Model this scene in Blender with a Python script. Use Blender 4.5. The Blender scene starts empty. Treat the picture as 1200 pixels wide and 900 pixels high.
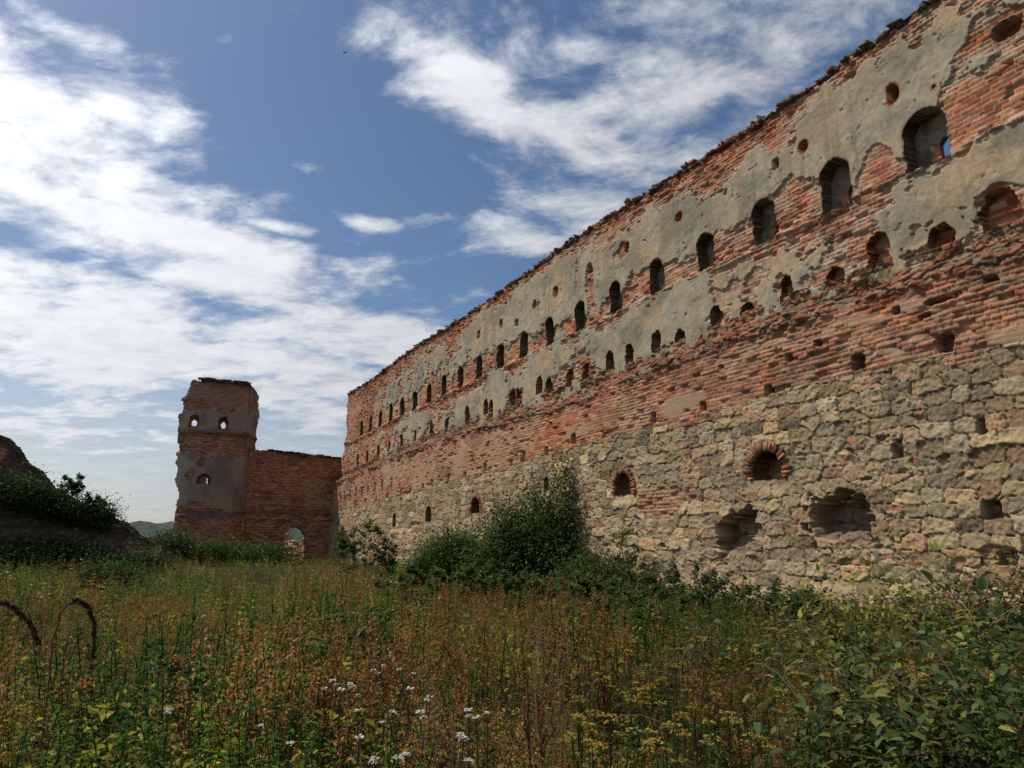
import bpy, math, random
import numpy as np
random.seed(7)
RNG = np.random.default_rng(11)
SC = bpy.context.scene
COL = SC.collection

# ------------------------------------------------------------------ camera, world, sun, exposure
FPX, HORIZ, EYE = 866.0, 634.0, 1.7               # focal length in pixels of a 1200 px wide frame, eye height
PITCH = math.atan((HORIZ - 450) / FPX)
cam_data = bpy.data.cameras.new('camera')
cam_data.sensor_width = 36.0
cam_data.lens = 36.0 * FPX / 1200.0
cam_data.clip_start = 0.05
cam_data.clip_end = 6000
cam = bpy.data.objects.new('camera', cam_data)
COL.objects.link(cam)
cam.location = (0, 0, EYE)
cam.rotation_euler = (math.pi / 2 + PITCH, 0, 0)
SC.camera = cam

SUN_AZ = math.radians(-77)          # from +Y, towards -X (left of the picture, beyond the frame)
SUN_EL = math.radians(53)
SUN_DIR = np.array([math.sin(SUN_AZ) * math.cos(SUN_EL), math.cos(SUN_AZ) * math.cos(SUN_EL), math.sin(SUN_EL)])
sun_data = bpy.data.lights.new('sun', 'SUN')
sun_data.energy = 3.1
sun_data.angle = math.radians(0.5)
sun_data.color = (1.0, 0.90, 0.77)
sun = bpy.data.objects.new('sun', sun_data)
COL.objects.link(sun)
from mathutils import Vector
sun.rotation_euler = Vector(SUN_DIR).to_track_quat('Z', 'Y').to_euler()

SC.view_settings.view_transform = 'Standard'
SC.view_settings.look = 'None'
SC.view_settings.exposure = 0.12
SC.view_settings.gamma = 1.0
SC.view_settings.use_curve_mapping = False
SKY_STRENGTH = 0.085


def pix(px, py):
    """direction of a photo pixel (1200 x 900) in world space, length 1 along the optical axis"""
    x = (px - 600) / FPX
    y = -(py - 450) / FPX
    c, s = math.cos(PITCH), math.sin(PITCH)
    return np.array([x, c - y * s, s + y * c])


def at(px, py, dist):
    """world point seen at a pixel, dist metres ahead (along +Y)"""
    r = pix(px, py)
    return np.array([0, 0, EYE]) + r * (dist / r[1])


world = bpy.data.worlds.new('World')
SC.world = world
world.use_nodes = True
WN, WL = world.node_tree.nodes, world.node_tree.links
WN.clear()


def wn(kind, **kw):
    nd = WN.new(kind)
    for k, v in kw.items():
        setattr(nd, k, v)
    return nd


def wmath(op, a, b=None, c=None, clamp=False):
    nd = wn('ShaderNodeMath', operation=op)
    nd.use_clamp = clamp
    for i, v in enumerate((a, b, c)):
        if v is None:
            continue
        if isinstance(v, (int, float)):
            nd.inputs[i].default_value = v
        else:
            WL.new(v, nd.inputs[i])
    return nd.outputs[0]


def build_sky():
    tc = wn('ShaderNodeTexCoord')
    sky = wn('ShaderNodeTexSky', sky_type='NISHITA')
    sky.sun_disc = False
    sky.sun_elevation = SUN_EL
    sky.sun_rotation = SUN_AZ
    sky.altitude = 300
    sky.air_density = 1.0
    sky.dust_density = 2.0
    sky.ozone_density = 2.2
    sep = wn('ShaderNodeSeparateXYZ')
    WL.new(tc.outputs['Generated'], sep.inputs[0])
    X, Y, Z = sep.outputs
    az = wmath('ARCTAN2', X, Y)
    el = wmath('ARCSINE', Z)
    # flat cloud layer: the direction projected on a plane overhead
    zz = wmath('ADD', wmath('MAXIMUM', Z, 0.0), 0.16)
    u = wmath('DIVIDE', X, zz)
    v = wmath('DIVIDE', Y, zz)
    comb = wn('ShaderNodeCombineXYZ')
    WL.new(u, comb.inputs[0]); WL.new(v, comb.inputs[1])

    def noise(scale, detail, rough, dist=0.0, offs=0.0, stretch=None):
        mp = wn('ShaderNodeMapping')
        mp.inputs['Location'].default_value = (offs, offs * 0.7, offs * 1.3)
        if stretch:
            mp.inputs['Scale'].default_value = stretch[0]
            mp.inputs['Rotation'].default_value = (0, 0, stretch[1])
        WL.new(comb.outputs[0], mp.inputs['Vector'])
        nz = wn('ShaderNodeTexNoise')
        nz.inputs['Scale'].default_value = scale
        nz.inputs['Detail'].default_value = detail
        nz.inputs['Roughness'].default_value = rough
        nz.inputs['Distortion'].default_value = dist
        WL.new(mp.outputs[0], nz.inputs['Vector'])
        return nz.outputs['Fac']
    n1 = noise(2.6, 9, 0.62, 0.35, 3.1, ((1, 1.5, 1), 0.5))
    n2 = noise(7.0, 8, 0.64, 0.25, 7.7, ((1, 1.25, 1), 0.35))
    nn = wmath('ADD', wmath('MULTIPLY', n1, 0.62), wmath('MULTIPLY', n2, 0.38))
    # where the layer is thick: soft ellipses (pixel centre, half sizes, tilt in degrees, weight)
    blobs = [(40, 150, 150, 70, 15, .95), (150, 125, 90, 35, 0, .85), (90, 215, 190, 60, 12, .95),
             (215, 180, 40, 40, 0, .4),
             (200, 272, 270, 32, 9, 1.0), (360, 300, 90, 16, 6, .8), (330, 345, 210, 40, 16, 1.0),
             (120, 395, 260, 60, 3, 1.0), (420, 385, 150, 38, 8, .95), (280, 440, 330, 46, 6, .86), (90, 490, 260, 50, 4, .6), (300, 520, 200, 40, 4, .5),
             (370, 480, 110, 40, 0, .8), (60, 30, 70, 20, 10, .45),
             (560, 115, 110, 42, 28, .85), (670, 165, 130, 42, 22, .85), (930, 40, 220, 80, -20, .62), (780, 150, 200, 90, -30, .55), (640, 60, 160, 50, 10, .5), (850, 70, 260, 75, -8, .58),
             (690, 235, 150, 42, 10, .62), (600, 275, 110, 26, 10, .6), (760, 130, 130, 60, 0, .7), (700, 20, 200, 40, 0, .42),
             (432, 261, 30, 9, 5, .85), (350, 195, 45, 14, 5, .45), (400, 290, 50, 16, 0, .5), (330, 268, 45, 10, 5, .6)]
    cov = None
    for (px, py, sx, sy, tilt, wgt) in blobs:
        r = pix(px, py)
        a0 = math.atan2(r[0], r[1])
        e0 = math.asin(r[2] / np.linalg.norm(r))
        k = np.linalg.norm(pix(px, py))
        t = math.radians(-tilt)
        sx, sy = sx / FPX / k, sy / FPX / k
        ca = math.cos(e0)
        da = wmath('MULTIPLY', wmath('SUBTRACT', az, a0), ca)
        de = wmath('SUBTRACT', el, e0)
        p = wmath('ADD', wmath('MULTIPLY', da, math.cos(t) / sx), wmath('MULTIPLY', de, math.sin(t) / sx))
        q = wmath('ADD', wmath('MULTIPLY', da, -math.sin(t) / sy), wmath('MULTIPLY', de, math.cos(t) / sy))
        d2 = wmath('ADD', wmath('MULTIPLY', p, p), wmath('MULTIPLY', q, q))
        g = wmath('MULTIPLY', wmath('EXPONENT', wmath('MULTIPLY', d2, -0.6)), wgt)
        cov = g if cov is None else wmath('MAXIMUM', cov, g)
    # away from the pictured part of the sky: ordinary scattered cloud
    back = wmath('MULTIPLY', wmath('SUBTRACT', 0.25, Y, clamp=True), 0.5)
    cov = wmath('MAXIMUM', cov, back)
    # density
    dens = wmath('ADD', wmath('MULTIPLY', cov, 0.60), wmath('MULTIPLY', wmath('SUBTRACT', nn, 0.5), 1.75))
    mr = wn('ShaderNodeMapRange', interpolation_type='SMOOTHSTEP')
    mr.inputs['From Min'].default_value = 0.15
    mr.inputs['From Max'].default_value = 0.54
    WL.new(dens, mr.inputs['Value'])
    fac = mr.outputs[0]
    # thin veil low down near the horizon
    veil = wn('ShaderNodeMapRange', interpolation_type='SMOOTHSTEP')
    veil.inputs['From Min'].default_value = 0.30
    veil.inputs['From Max'].default_value = 0.02
    WL.new(el, veil.inputs['Value'])
    fac = wmath('MAXIMUM', fac, wmath('MULTIPLY', veil.outputs[0], 0.62))
    fac = wmath('MULTIPLY', fac, 0.95)
    # cloud colour: brighter towards the sun, grey in the thick parts
    sd = wn('ShaderNodeVectorMath', operation='DOT_PRODUCT')
    WL.new(tc.outputs['Generated'], sd.inputs[0])
    sd.inputs[1].default_value = tuple(SUN_DIR)
    glow = wmath('MULTIPLY', wmath('POWER', wmath('MAXIMUM', sd.outputs['Value'], 0.0), 2.0), 11.5)
    bright = wmath('ADD', glow, 5.2)
    shade = wmath('ADD', 0.72, wmath('MULTIPLY', n2, 0.56))
    bright = wmath('MULTIPLY', bright, shade)
    cl = wn('ShaderNodeCombineColor')
    WL.new(bright, cl.inputs[0])
    WL.new(wmath('MULTIPLY', bright, 1.02), cl.inputs[1])
    WL.new(wmath('MULTIPLY', bright, 1.06), cl.inputs[2])
    hs = wn('ShaderNodeHueSaturation')
    hs.inputs['Saturation'].default_value = 1.16
    hs.inputs['Value'].default_value = 1.0
    WL.new(sky.outputs[0], hs.inputs['Color'])
    mix = wn('ShaderNodeMix', data_type='RGBA')
    WL.new(fac, mix.inputs[0])
    WL.new(hs.outputs[0], mix.inputs[6])
    WL.new(cl.outputs[0], mix.inputs[7])
    bg = wn('ShaderNodeBackground')
    bg.inputs['Strength'].default_value = SKY_STRENGTH
    WL.new(mix.outputs[2], bg.inputs['Color'])
    out = wn('ShaderNodeOutputWorld')
    WL.new(bg.outputs[0], out.inputs['Surface'])


build_sky()


# ------------------------------------------------------------------ noise helpers (numpy)
def hsh(i, j, seed=0):
    i = np.asarray(i).astype(np.int64); j = np.asarray(j).astype(np.int64)
    h = (i * 374761393 + j * 668265263 + seed * 974634677) & 0xFFFFFFFF
    h = ((h ^ (h >> 13)) * 1274126177) & 0xFFFFFFFF
    h = ((h ^ (h >> 16)) * 2246822519) & 0xFFFFFFFF
    h = h ^ (h >> 15)
    return (h & 0xFFFFFF) / float(0x1000000)


def vnoise(x, y, seed=0):
    xi = np.floor(x); yi = np.floor(y)
    fx = x - xi; fy = y - yi
    fx = fx * fx * (3 - 2 * fx); fy = fy * fy * (3 - 2 * fy)
    a = hsh(xi, yi, seed); b = hsh(xi + 1, yi, seed)
    c = hsh(xi, yi + 1, seed); d = hsh(xi + 1, yi + 1, seed)
    return (a + (b - a) * fx) * (1 - fy) + (c + (d - c) * fx) * fy


def fbm(x, y, seed=0, octv=4, gain=0.5):
    """fractal noise, about -1 .. 1"""
    t = 0; amp = 1.0; tot = 0
    for o in range(octv):
        t = t + amp * (vnoise(x * 2 ** o + 17.3 * o, y * 2 ** o - 9.1 * o, seed + o) * 2 - 1)
        tot += amp; amp *= gain
    return t / tot * 1.6


def sstep(a, b, x):
    t = np.clip((x - a) / (b - a), 0, 1)
    return t * t * (3 - 2 * t)


def mixc(c, d, t):
    return c + (np.asarray(d) - c) * t[..., None]


# ------------------------------------------------------------------ mesh and tagging helpers
def link(name, mesh, parent=None, mat=None):
    o = bpy.data.objects.new(name, mesh)
    COL.objects.link(o)
    if parent is not None:
        o.parent = parent
    if mat is not None:
        mesh.materials.clear()
        mesh.materials.append(mat)
    return o


def mesh_np(name, V, F, C=None, smooth=False):
    """mesh from numpy arrays: vertices, quads (or triangles), one colour per vertex"""
    V = np.asarray(V, np.float32); F = np.asarray(F, np.int32)
    me = bpy.data.meshes.new(name)
    k = F.shape[1]
    me.vertices.add(len(V)); me.vertices.foreach_set('co', V.ravel())
    me.loops.add(F.size); me.loops.foreach_set('vertex_index', F.ravel())
    me.polygons.add(len(F))
    me.polygons.foreach_set('loop_start', np.arange(0, F.size, k, dtype=np.int32))
    if smooth:
        me.polygons.foreach_set('use_smooth', np.ones(len(F), bool))
    if C is not None:
        at_ = me.color_attributes.new('Col', 'FLOAT_COLOR', 'POINT')
        c4 = np.ones((len(V), 4), np.float32); c4[:, :3] = C
        at_.data.foreach_set('color', c4.ravel())
    me.update(calc_edges=True)
    return me


def tag(o, label=None, cat=None, group=None, kind=None):
    if label: o['label'] = label
    if cat: o['category'] = cat
    if group: o['group'] = group
    if kind: o['kind'] = kind
    return o


def empty(name, loc, label=None, cat=None, group=None, rz=0.0):
    o = bpy.data.objects.new(name, None)
    o.empty_display_size = 0.2
    COL.objects.link(o)
    o.location = tuple(loc); o.rotation_euler = (0, 0, rz)
    return tag(o, label, cat, group)


# ------------------------------------------------------------------ materials
def attr_material(name, rough=0.95, noise_scale=30.0, noise_amt=0.35, bump=0.5, bump_scale=60.0, bump_dist=0.01,
                  trans=0.0, spec=0.15):
    m = bpy.data.materials.new(name)
    m.use_nodes = True
    N, L = m.node_tree.nodes, m.node_tree.links
    b = N['Principled BSDF']
    b.inputs['Roughness'].default_value = rough
    b.inputs['Specular IOR Level'].default_value = spec
    a = N.new('ShaderNodeAttribute'); a.attribute_name = 'Col'
    g = N.new('ShaderNodeTexCoord')
    nz = N.new('ShaderNodeTexNoise')
    nz.inputs['Scale'].default_value = noise_scale
    nz.inputs['Detail'].default_value = 5
    nz.inputs['Roughness'].default_value = 0.65
    L.new(g.outputs['Object'], nz.inputs['Vector'])
    mr = N.new('ShaderNodeMapRange')
    mr.inputs['From Min'].default_value = 0.25; mr.inputs['From Max'].default_value = 0.75
    mr.inputs['To Min'].default_value = 1 - noise_amt; mr.inputs['To Max'].default_value = 1 + noise_amt
    L.new(nz.outputs['Fac'], mr.inputs['Value'])
    mx = N.new('ShaderNodeVectorMath'); mx.operation = 'SCALE'
    L.new(a.outputs['Color'], mx.inputs[0]); L.new(mr.outputs[0], mx.inputs['Scale'])
    L.new(mx.outputs[0], b.inputs['Base Color'])
    if bump:
        nb = N.new('ShaderNodeTexNoise')
        nb.inputs['Scale'].default_value = bump_scale
        nb.inputs['Detail'].default_value = 6
        nb.inputs['Roughness'].default_value = 0.7
        L.new(g.outputs['Object'], nb.inputs['Vector'])
        bp = N.new('ShaderNodeBump')
        bp.inputs['Strength'].default_value = bump
        bp.inputs['Distance'].default_value = bump_dist
        L.new(nb.outputs['Fac'], bp.inputs['Height'])
        L.new(bp.outputs[0], b.inputs['Normal'])
    if trans:
        tr = N.new('ShaderNodeBsdfTranslucent')
        L.new(mx.outputs[0], tr.inputs['Color'])
        ms = N.new('ShaderNodeMixShader'); ms.inputs[0].default_value = trans
        L.new(b.outputs[0], ms.inputs[1]); L.new(tr.outputs[0], ms.inputs[2])
        L.new(ms.outputs[0], N['Material Output'].inputs['Surface'])
    return m


M_WALL = attr_material('weathered_plaster_and_brick', noise_scale=14, noise_amt=0.22, bump=0.6, bump_scale=45, bump_dist=0.015)
M_BRICK = attr_material('old_red_brick', noise_scale=25, noise_amt=0.28, bump=0.7, bump_scale=60, bump_dist=0.015)
M_STONE = attr_material('rough_field_stone', noise_scale=18, noise_amt=0.30, bump=0.8, bump_scale=30, bump_dist=0.025)
M_LEAF = attr_material('leaf_surface', rough=0.55, noise_scale=12, noise_amt=0.25, bump=0, trans=0.38, spec=0.14)
M_WEED = attr_material('weed_surface', rough=0.8, noise_scale=6, noise_amt=0.25, bump=0, trans=0.40, spec=0.06)
M_WOOD = attr_material('bark_surface', noise_scale=20, noise_amt=0.35, bump=0.6, bump_scale=40)
M_PETAL = attr_material('petal_surface', rough=0.8, noise_scale=40, noise_amt=0.1, bump=0, trans=0.2, spec=0.1)
M_SOIL = attr_material('soil_and_litter', noise_scale=3, noise_amt=0.5, bump=0.8, bump_scale=9, bump_dist=0.05)
M_FEATHER = attr_material('dark_feathers', noise_scale=30, noise_amt=0.2, bump=0)

# ------------------------------------------------------------------ ground
YAW = math.atan((600 - 150) / math.hypot(FPX, HORIZ - 450))
WD = np.array([-math.sin(YAW), math.cos(YAW), 0.0])        # along the long wall, away from the viewer
WNRM = np.array([-WD[1], WD[0], 0.0])                      # out of its face, towards the meadow
PLANE = 14.0
FOOT = -WNRM * PLANE                                       # foot of the perpendicular from the viewer


def ground_z(x, y):
    x = np.asarray(x, float); y = np.asarray(y, float)
    base = 0.0 + 0.004 * np.clip(y, -5, 62)
    far = sstep(75, 400, np.hypot(x, y))
    return base + 0.07 * fbm(x * 0.23, y * 0.23, 5, 3) * (1 - far) - 4.0 * far


def build_ground():
    rad = np.concatenate([np.linspace(0.0, 14, 57), 14 * (3200 / 14) ** (np.arange(1, 70) / 69.0)])
    ang = np.linspace(0, 2 * np.pi, 181)[:-1]
    R, A = np.meshgrid(rad, ang, indexing='ij')
    X, Y = R * np.sin(A), R * np.cos(A)
    Z = ground_z(X, Y)
    nr, na = R.shape
    i, j = np.meshgrid(np.arange(nr - 1), np.arange(na), indexing='ij')
    j2 = (j + 1) % na
    F = np.stack([i * na + j, (i + 1) * na + j, (i + 1) * na + j2, i * na + j2], -1).reshape(-1, 4)
    nz = fbm(X * .5, Y * .5, 3, 4)
    C = mixc(np.broadcast_to(np.array([0.045, 0.042, 0.022]), X.shape + (3,)), (0.075, 0.055, 0.03), sstep(-.3, .6, nz))
    far = sstep(60, 200, R)
    C = mixc(C, (0.05, 0.065, 0.03), far)
    o = link('ground', mesh_np('ground', np.stack([X, Y, Z], -1).reshape(-1, 3), F, C.reshape(-1, 3), True), None, M_SOIL)
    tag(o, kind='structure')


build_ground()


def build_hills():
    """low wooded hills closing the view behind the ruins"""
    ang = np.radians(np.linspace(-75, 60, 420))
    prof = [0, .35, .75, .95, 1.0, .9, .5, 0]
    V = []; C = []
    for k, p in enumerate(prof):
        r = 760 + 45 * k
        h = 22 + 2.0 * fbm(ang * 9, ang * 0, 21, 3) + 1.6 * fbm(ang * 120, ang * 0 + k, 22, 3)
        z = -5 + p * (h + 5)
        V.append(np.stack([r * np.sin(ang), r * np.cos(ang), z], -1))
        c = np.array([0.06, 0.075, 0.062]) * (1 + 0.5 * fbm(ang * 60, ang * 0 + k * 3, 23, 2))[:, None]
        C.append(c)
    V = np.concatenate(V); C = np.concatenate(C)
    n = len(ang)
    i, j = np.meshgrid(np.arange(len(prof) - 1), np.arange(n - 1), indexing='ij')
    F = np.stack([i * n + j, i * n + j + 1, (i + 1) * n + j + 1, (i + 1) * n + j], -1).reshape(-1, 4)
    tag(link('hills', mesh_np('hills', V, F, C), None, M_SOIL), kind='structure')


build_hills()


# ------------------------------------------------------------------ masonry
def bricks(S, Z, seed, h=0.100, L=0.29):
    zz = Z + 0.016 * fbm(S * .25, Z * .4, seed + 50, 2)
    row = np.floor(zz / h)
    fz = zz / h - row
    ss = S / L + 0.5 * np.mod(row, 2) + 0.3 * hsh(row, row * 0, seed)
    colm = np.floor(ss); fs = ss - colm
    e = np.minimum(np.minimum(fz, 1 - fz) * h, np.minimum(fs, 1 - fs) * L * .8)
    return e, hsh(colm, row, seed + 1), hsh(colm, row, seed + 2), hsh(colm, row, seed + 3), fz, fs


BRICK_PAL = np.array([[.42, .155, .075], [.35, .115, .055], [.48, .20, .10], [.27, .095, .05], [.45, .25, .15], [.39, .135, .065]])


def brick_surface(S, Z, seed, erosion, tan=0.0, tilt=True):
    """relief (m, outwards) and colour of a worn brick face; erosion 0..1 per point"""
    e, r1, r2, r3, fz, fs = bricks(S, Z, seed)
    dep = (r1 - .5) * (.012 + .035 * erosion)
    dep = dep + ((r3 - .5) * .05 * (fs - .5) + (r2 - .5) * .03 * (fz - .5)) * (.5 + erosion)
    gone = r2 < (.03 + .20 * erosion)
    dep = np.where(gone, -.05 - .06 * r3, dep)
    joint = 1 - sstep(.003, .014 + .008 * erosion, e)
    dep = dep - joint * (.012 + .03 * erosion) * (1 - gone)
    dep = dep + .012 * fbm(S * 12, Z * 12, seed + 7, 3, .7) * (.5 + erosion) + .03 * fbm(S * .9, Z * 1.6, seed + 8, 3) * (.35 + erosion)
    k = (r3 * 0.999 * len(BRICK_PAL)).astype(int)
    col = BRICK_PAL[k] * (0.62 + .72 * r1)[..., None]
    mort = np.array([.43, .33, .23])
    col = mixc(col, mort, joint * sstep(-.9, .3, fbm(S * .7, Z * .9, seed + 26, 3)) * .8)
    film = sstep(-.25, .7, fbm(S * .55, Z * .9, seed + 20, 4) + .5 * fbm(S * 5, Z * 6, seed + 21, 2) + tan)
    col = mixc(col, (.43, .285, .17), film * (.68 - .25 * joint))
    dirt = sstep(.2, .9, fbm(S * .8, Z * 1.4, seed + 24, 4) + .3 * erosion)
    col = mixc(col, (.13, .085, .06), dirt * .45)
    return dep, col


def voro(X, Y, seed, w, h, p=3.0, jx=.75, jy=.45):
    x = X / w; y = Y / h
    yi = np.floor(y)
    f1 = np.full(X.shape, 9.0); f2 = np.full(X.shape, 9.0)
    ri = np.zeros(X.shape); rj = np.zeros(X.shape); lx = np.zeros(X.shape); ly = np.zeros(X.shape)
    for dj in (-1, 0, 1):
        cj = yi + dj
        off = hsh(cj, cj * 0 + 3, seed + 9)
        xi = np.floor(x - off)
        for di in (-1, 0, 1):
            ci = xi + di
            cx = ci + off + .5 + jx * (hsh(ci, cj, seed) - .5)
            cy = cj + .5 + jy * (hsh(ci, cj, seed + 1) - .5)
            sz = .8 + .45 * hsh(ci, cj, seed + 2)
            dx = (x - cx) / sz; dy = (y - cy)
            d = (np.abs(dx) ** p + np.abs(dy) ** p) ** (1 / p)
            new = d < f1
            f2 = np.where(new, f1, np.minimum(f2, d))
            ri = np.where(new, ci, ri); rj = np.where(new, cj, rj)
            lx = np.where(new, dx, lx); ly = np.where(new, dy, ly)
            f1 = np.where(new, d, f1)
    return f2 - f1, ri, rj, lx, ly


STONE_PAL = np.array([[.42, .325, .19], [.37, .285, .17], [.46, .36, .215], [.32, .265, .17], [.43, .295, .165], [.39, .315, .20], [.36, .26, .16], [.34, .28, .185], [.43, .28, .165], [.30, .235, .15], [.46, .37, .235]])


def stone_surface(S, Z, seed, loose):
    """coursed field stone, loose 0..1 = broken into small rubble"""
    wx = S + .05 * fbm(S * 1.7, Z * 1.7, seed + 30, 2) + .012 * fbm(S * 9, Z * 9, seed + 28, 3)
    wz = Z + .05 * fbm(S * .7, Z * 1.1, seed + 31, 2) + .010 * fbm(S * 9, Z * 9, seed + 29, 3)
    g1, i1, j1, x1, y1 = voro(wx, wz, seed, .56, .30, 5.0, .85, .32)
    g2, i2, j2, x2, y2 = voro(wx * 1.02 + 5, wz + .7, seed + 40, .22, .10, 3.0, .9, .7)
    r = hsh(i1, j1, seed + 3)
    small = (loose + .45 * (r - .5) + .25 * fbm(S * 1.2, Z * 1.2, seed + 33, 3)) > .52
    g = np.where(small, g2, g1)
    ra = np.where(small, hsh(i2, j2, seed + 5), hsh(i1, j1, seed + 5))
    rb = np.where(small, hsh(i2, j2, seed + 6), hsh(i1, j1, seed + 6))
    rc = np.where(small, hsh(i2, j2, seed + 7), hsh(i1, j1, seed + 7))
    lx = np.where(small, x2, x1); ly = np.where(small, y2, y1)
    amp = np.where(small, .6, 1.0)
    body = sstep(.0, .05, g)
    edgej = 1 - sstep(.01, .05 + .07 * rb, g)
    # large stones are parted from the rubble round them
    brk = sstep(.0, .07, g1)
    dep = body * .028 * amp + (ra - .5) * .038 * amp + ((rb - .5) * lx + (rc - .5) * ly * 1.3) * .06 * amp
    dep = dep - (1 - brk) * .03
    groove = (1 - sstep(.012, .035, g)) * sstep(.35, .6, hsh(i1 + j2, j1 + i2, seed + 12))
    dep = dep - groove * .06
    dep = dep + .022 * fbm(S * 6, Z * 8, seed + 34, 5, .7) + .045 * fbm(S * .6, Z * .7, seed + 35, 3) + .014 * fbm(S * 16, Z * 18, seed + 36, 2)
    deep = (hsh(np.floor(i2 / 1), j2, seed + 44) < .05 + .05 * loose) & small
    dep = np.where(deep, dep - .09, dep)
    k = (rc * .999 * len(STONE_PAL)).astype(int)
    col = STONE_PAL[k] * np.array([1.02, 1.0, .95]) * (.56 + .68 * ra)[..., None]
    fill = np.array([.25, .18, .11])
    keepfill = sstep(-.5, .3, fbm(S * 1.1, Z * 1.1, seed + 38, 3))
    col = mixc(col, fill, edgej * .7 * keepfill)
    dep = dep + edgej * keepfill * .018
    film = sstep(.0, .8, fbm(S * .5, Z * .6, seed + 39, 4))
    col = mixc(col, (.36, .26, .16), film * .4)
    lich = sstep(.45, .8, fbm(S * 2.2, Z * 2.6, seed + 43, 4))
    col = mixc(col, (.17, .15, .11), lich * .5)
    grey = sstep(.25, .9, fbm(S * .9 + 9, Z * .9, seed + 41, 4))
    col = mixc(col, (.27, .23, .165), grey * .5)
    brickish = (hsh(i2, j2, seed + 47) < .05) & small
    col = np.where(brickish[..., None], np.array([.33, .15, .085]) * (.8 + .4 * ra)[..., None], col)
    return dep, col


def sheet(name, s, z, dep, col, keep, origin, u, nrm, thick, mat, parent=None, back=False, keep_mesh=True):
    """a masonry face on a grid: relief along nrm, missing cells are real openings whose sides run 'thick' deep"""
    nz, ns = dep.shape
    S, Z = np.meshgrid(s, z)
    up = np.array([0, 0, 1.0])
    base = origin + S[..., None] * u + Z[..., None] * up
    Vf = (base + dep[..., None] * nrm).reshape(-1, 3)
    Vb = (base - thick * nrm).reshape(-1, 3)
    idx = np.arange(nz * ns).reshape(nz, ns)
    q = np.stack([idx[:-1, :-1], idx[1:, :-1], idx[1:, 1:], idx[:-1, 1:]], -1)
    F = [q[keep]]
    off = nz * ns
    kp = np.pad(keep, 1)
    dv = kp[1:-1, 1:] != kp[1:-1, :-1]                     # edges along z at column j
    i, j = np.nonzero(dv)
    a, b = idx[i, j], idx[i + 1, j]
    F.append(np.stack([a, b, b + off, a + off], -1))
    dh = kp[1:, 1:-1] != kp[:-1, 1:-1]
    i, j = np.nonzero(dh)
    a, b = idx[i, j], idx[i, j + 1]
    F.append(np.stack([a, b, b + off, a + off], -1))
    if back:
        F.append(q[keep][:, ::-1] + off)
    F = np.concatenate(F)
    V = np.concatenate([Vf, Vb]); C = np.concatenate([col.reshape(-1, 3)] * 2)
    used = np.zeros(len(V), bool); used[F.ravel()] = True
    remap = np.cumsum(used) - 1
    me = mesh_np(name, V[used], remap[F], C[used])
    return link(name, me, parent, mat)


def cells(a):
    return .25 * (a[:-1, :-1] + a[1:, :-1] + a[:-1, 1:] + a[1:, 1:])


def arch_dist(S, Z, s0, z0, w, h, jag=.03, seed=1, pointed=0.0):
    """negative inside an arched opening centred on s0, z0"""
    r = w / 2
    zt = z0 + h / 2 - r
    dx = np.abs(S - s0)
    rect = np.maximum(dx - r, np.maximum(z0 - h / 2 - Z, Z - zt))
    disc = np.sqrt(dx ** 2 + np.maximum(Z - zt, 0) ** 2 * (1 - .35 * pointed)) - r
    d = np.where(Z > zt, disc, rect)
    return d + jag * fbm(S * 7, Z * 7, seed, 3)


def blob_dist(S, Z, s0, z0, w, h, jag, seed, p=2.5):
    d = (np.abs((S - s0) / (w / 2)) ** p + np.abs((Z - z0) / (h / 2)) ** p) ** (1 / p) - 1
    return d * min(w, h) / 2 + jag * fbm(S * 4 + seed, Z * 4, seed, 4)


def s_steps(a, b):
    out = [a]
    while out[-1] < b:
        dist2 = out[-1] ** 2 + PLANE ** 2
        st = .75 * dist2 / (739 * PLANE)
        out.append(out[-1] + min(max(st, .019), .065))
    return np.array(out)


ARCH_S = [8.56 + 2.24 * k for k in range(20)]
ARCH_S[1], ARCH_S[2] = 10.8, 13.07


def arch_z(s): return 9.97 - .0088 * (np.asarray(s) - 8)
def top_z(s): return 12.92 + .10 * np.sin(np.asarray(s) * .35) - .004 * np.maximum(np.asarray(s) - 30, 0)
def ledge_z(s): return np.interp(s, [0, 7, 12, 15, 20, 25, 31, 40, 56], [7.1, 7.1, 7.3, 7.3, 7.05, 6.95, 7.05, 7.0, 6.35])
def stone_z(s): return np.interp(s, [0, 7, 11.5, 16.4, 21.4, 26.8, 35.7, 40.4, 56.3, 60], [5.1, 5.13, 5.24, 5.03, 4.97, 4.66, 4.46, 4.28, 3.9, 3.9])


ROW2 = [(7.36, 7.72), (8.48, 7.56), (9.88, 7.85), (11.05, 7.64), (12.48, 7.8), (13.83, 7.58), (15.02, 7.74), (16.53, 7.54), (17.65, 7.71),
        (19.08, 7.51), (20.15, 7.65), (21.76, 7.45), (22.87, 7.6), (24.34, 7.42), (25.08, 7.73), (26.99, 7.47), (27.54, 7.67), (29.57, 7.43),
        (30.12, 7.68), (32.26, 7.6), (34.87, 7.55), (37.19, 7.55), (39.64, 7.55), (42.18, 7.44), (44.51, 7.5), (46.84, 7.37), (49.4, 7.34), (51.76, 7.27)]
ROW2_SIZE = {0: (.72, .85), 1: (.6, .62), 2: (.62, .85), 3: (.5, .5), 4: (.42, .7), 5: (.5, .5), 6: (.42, .65), 7: (.45, .48)}
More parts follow.
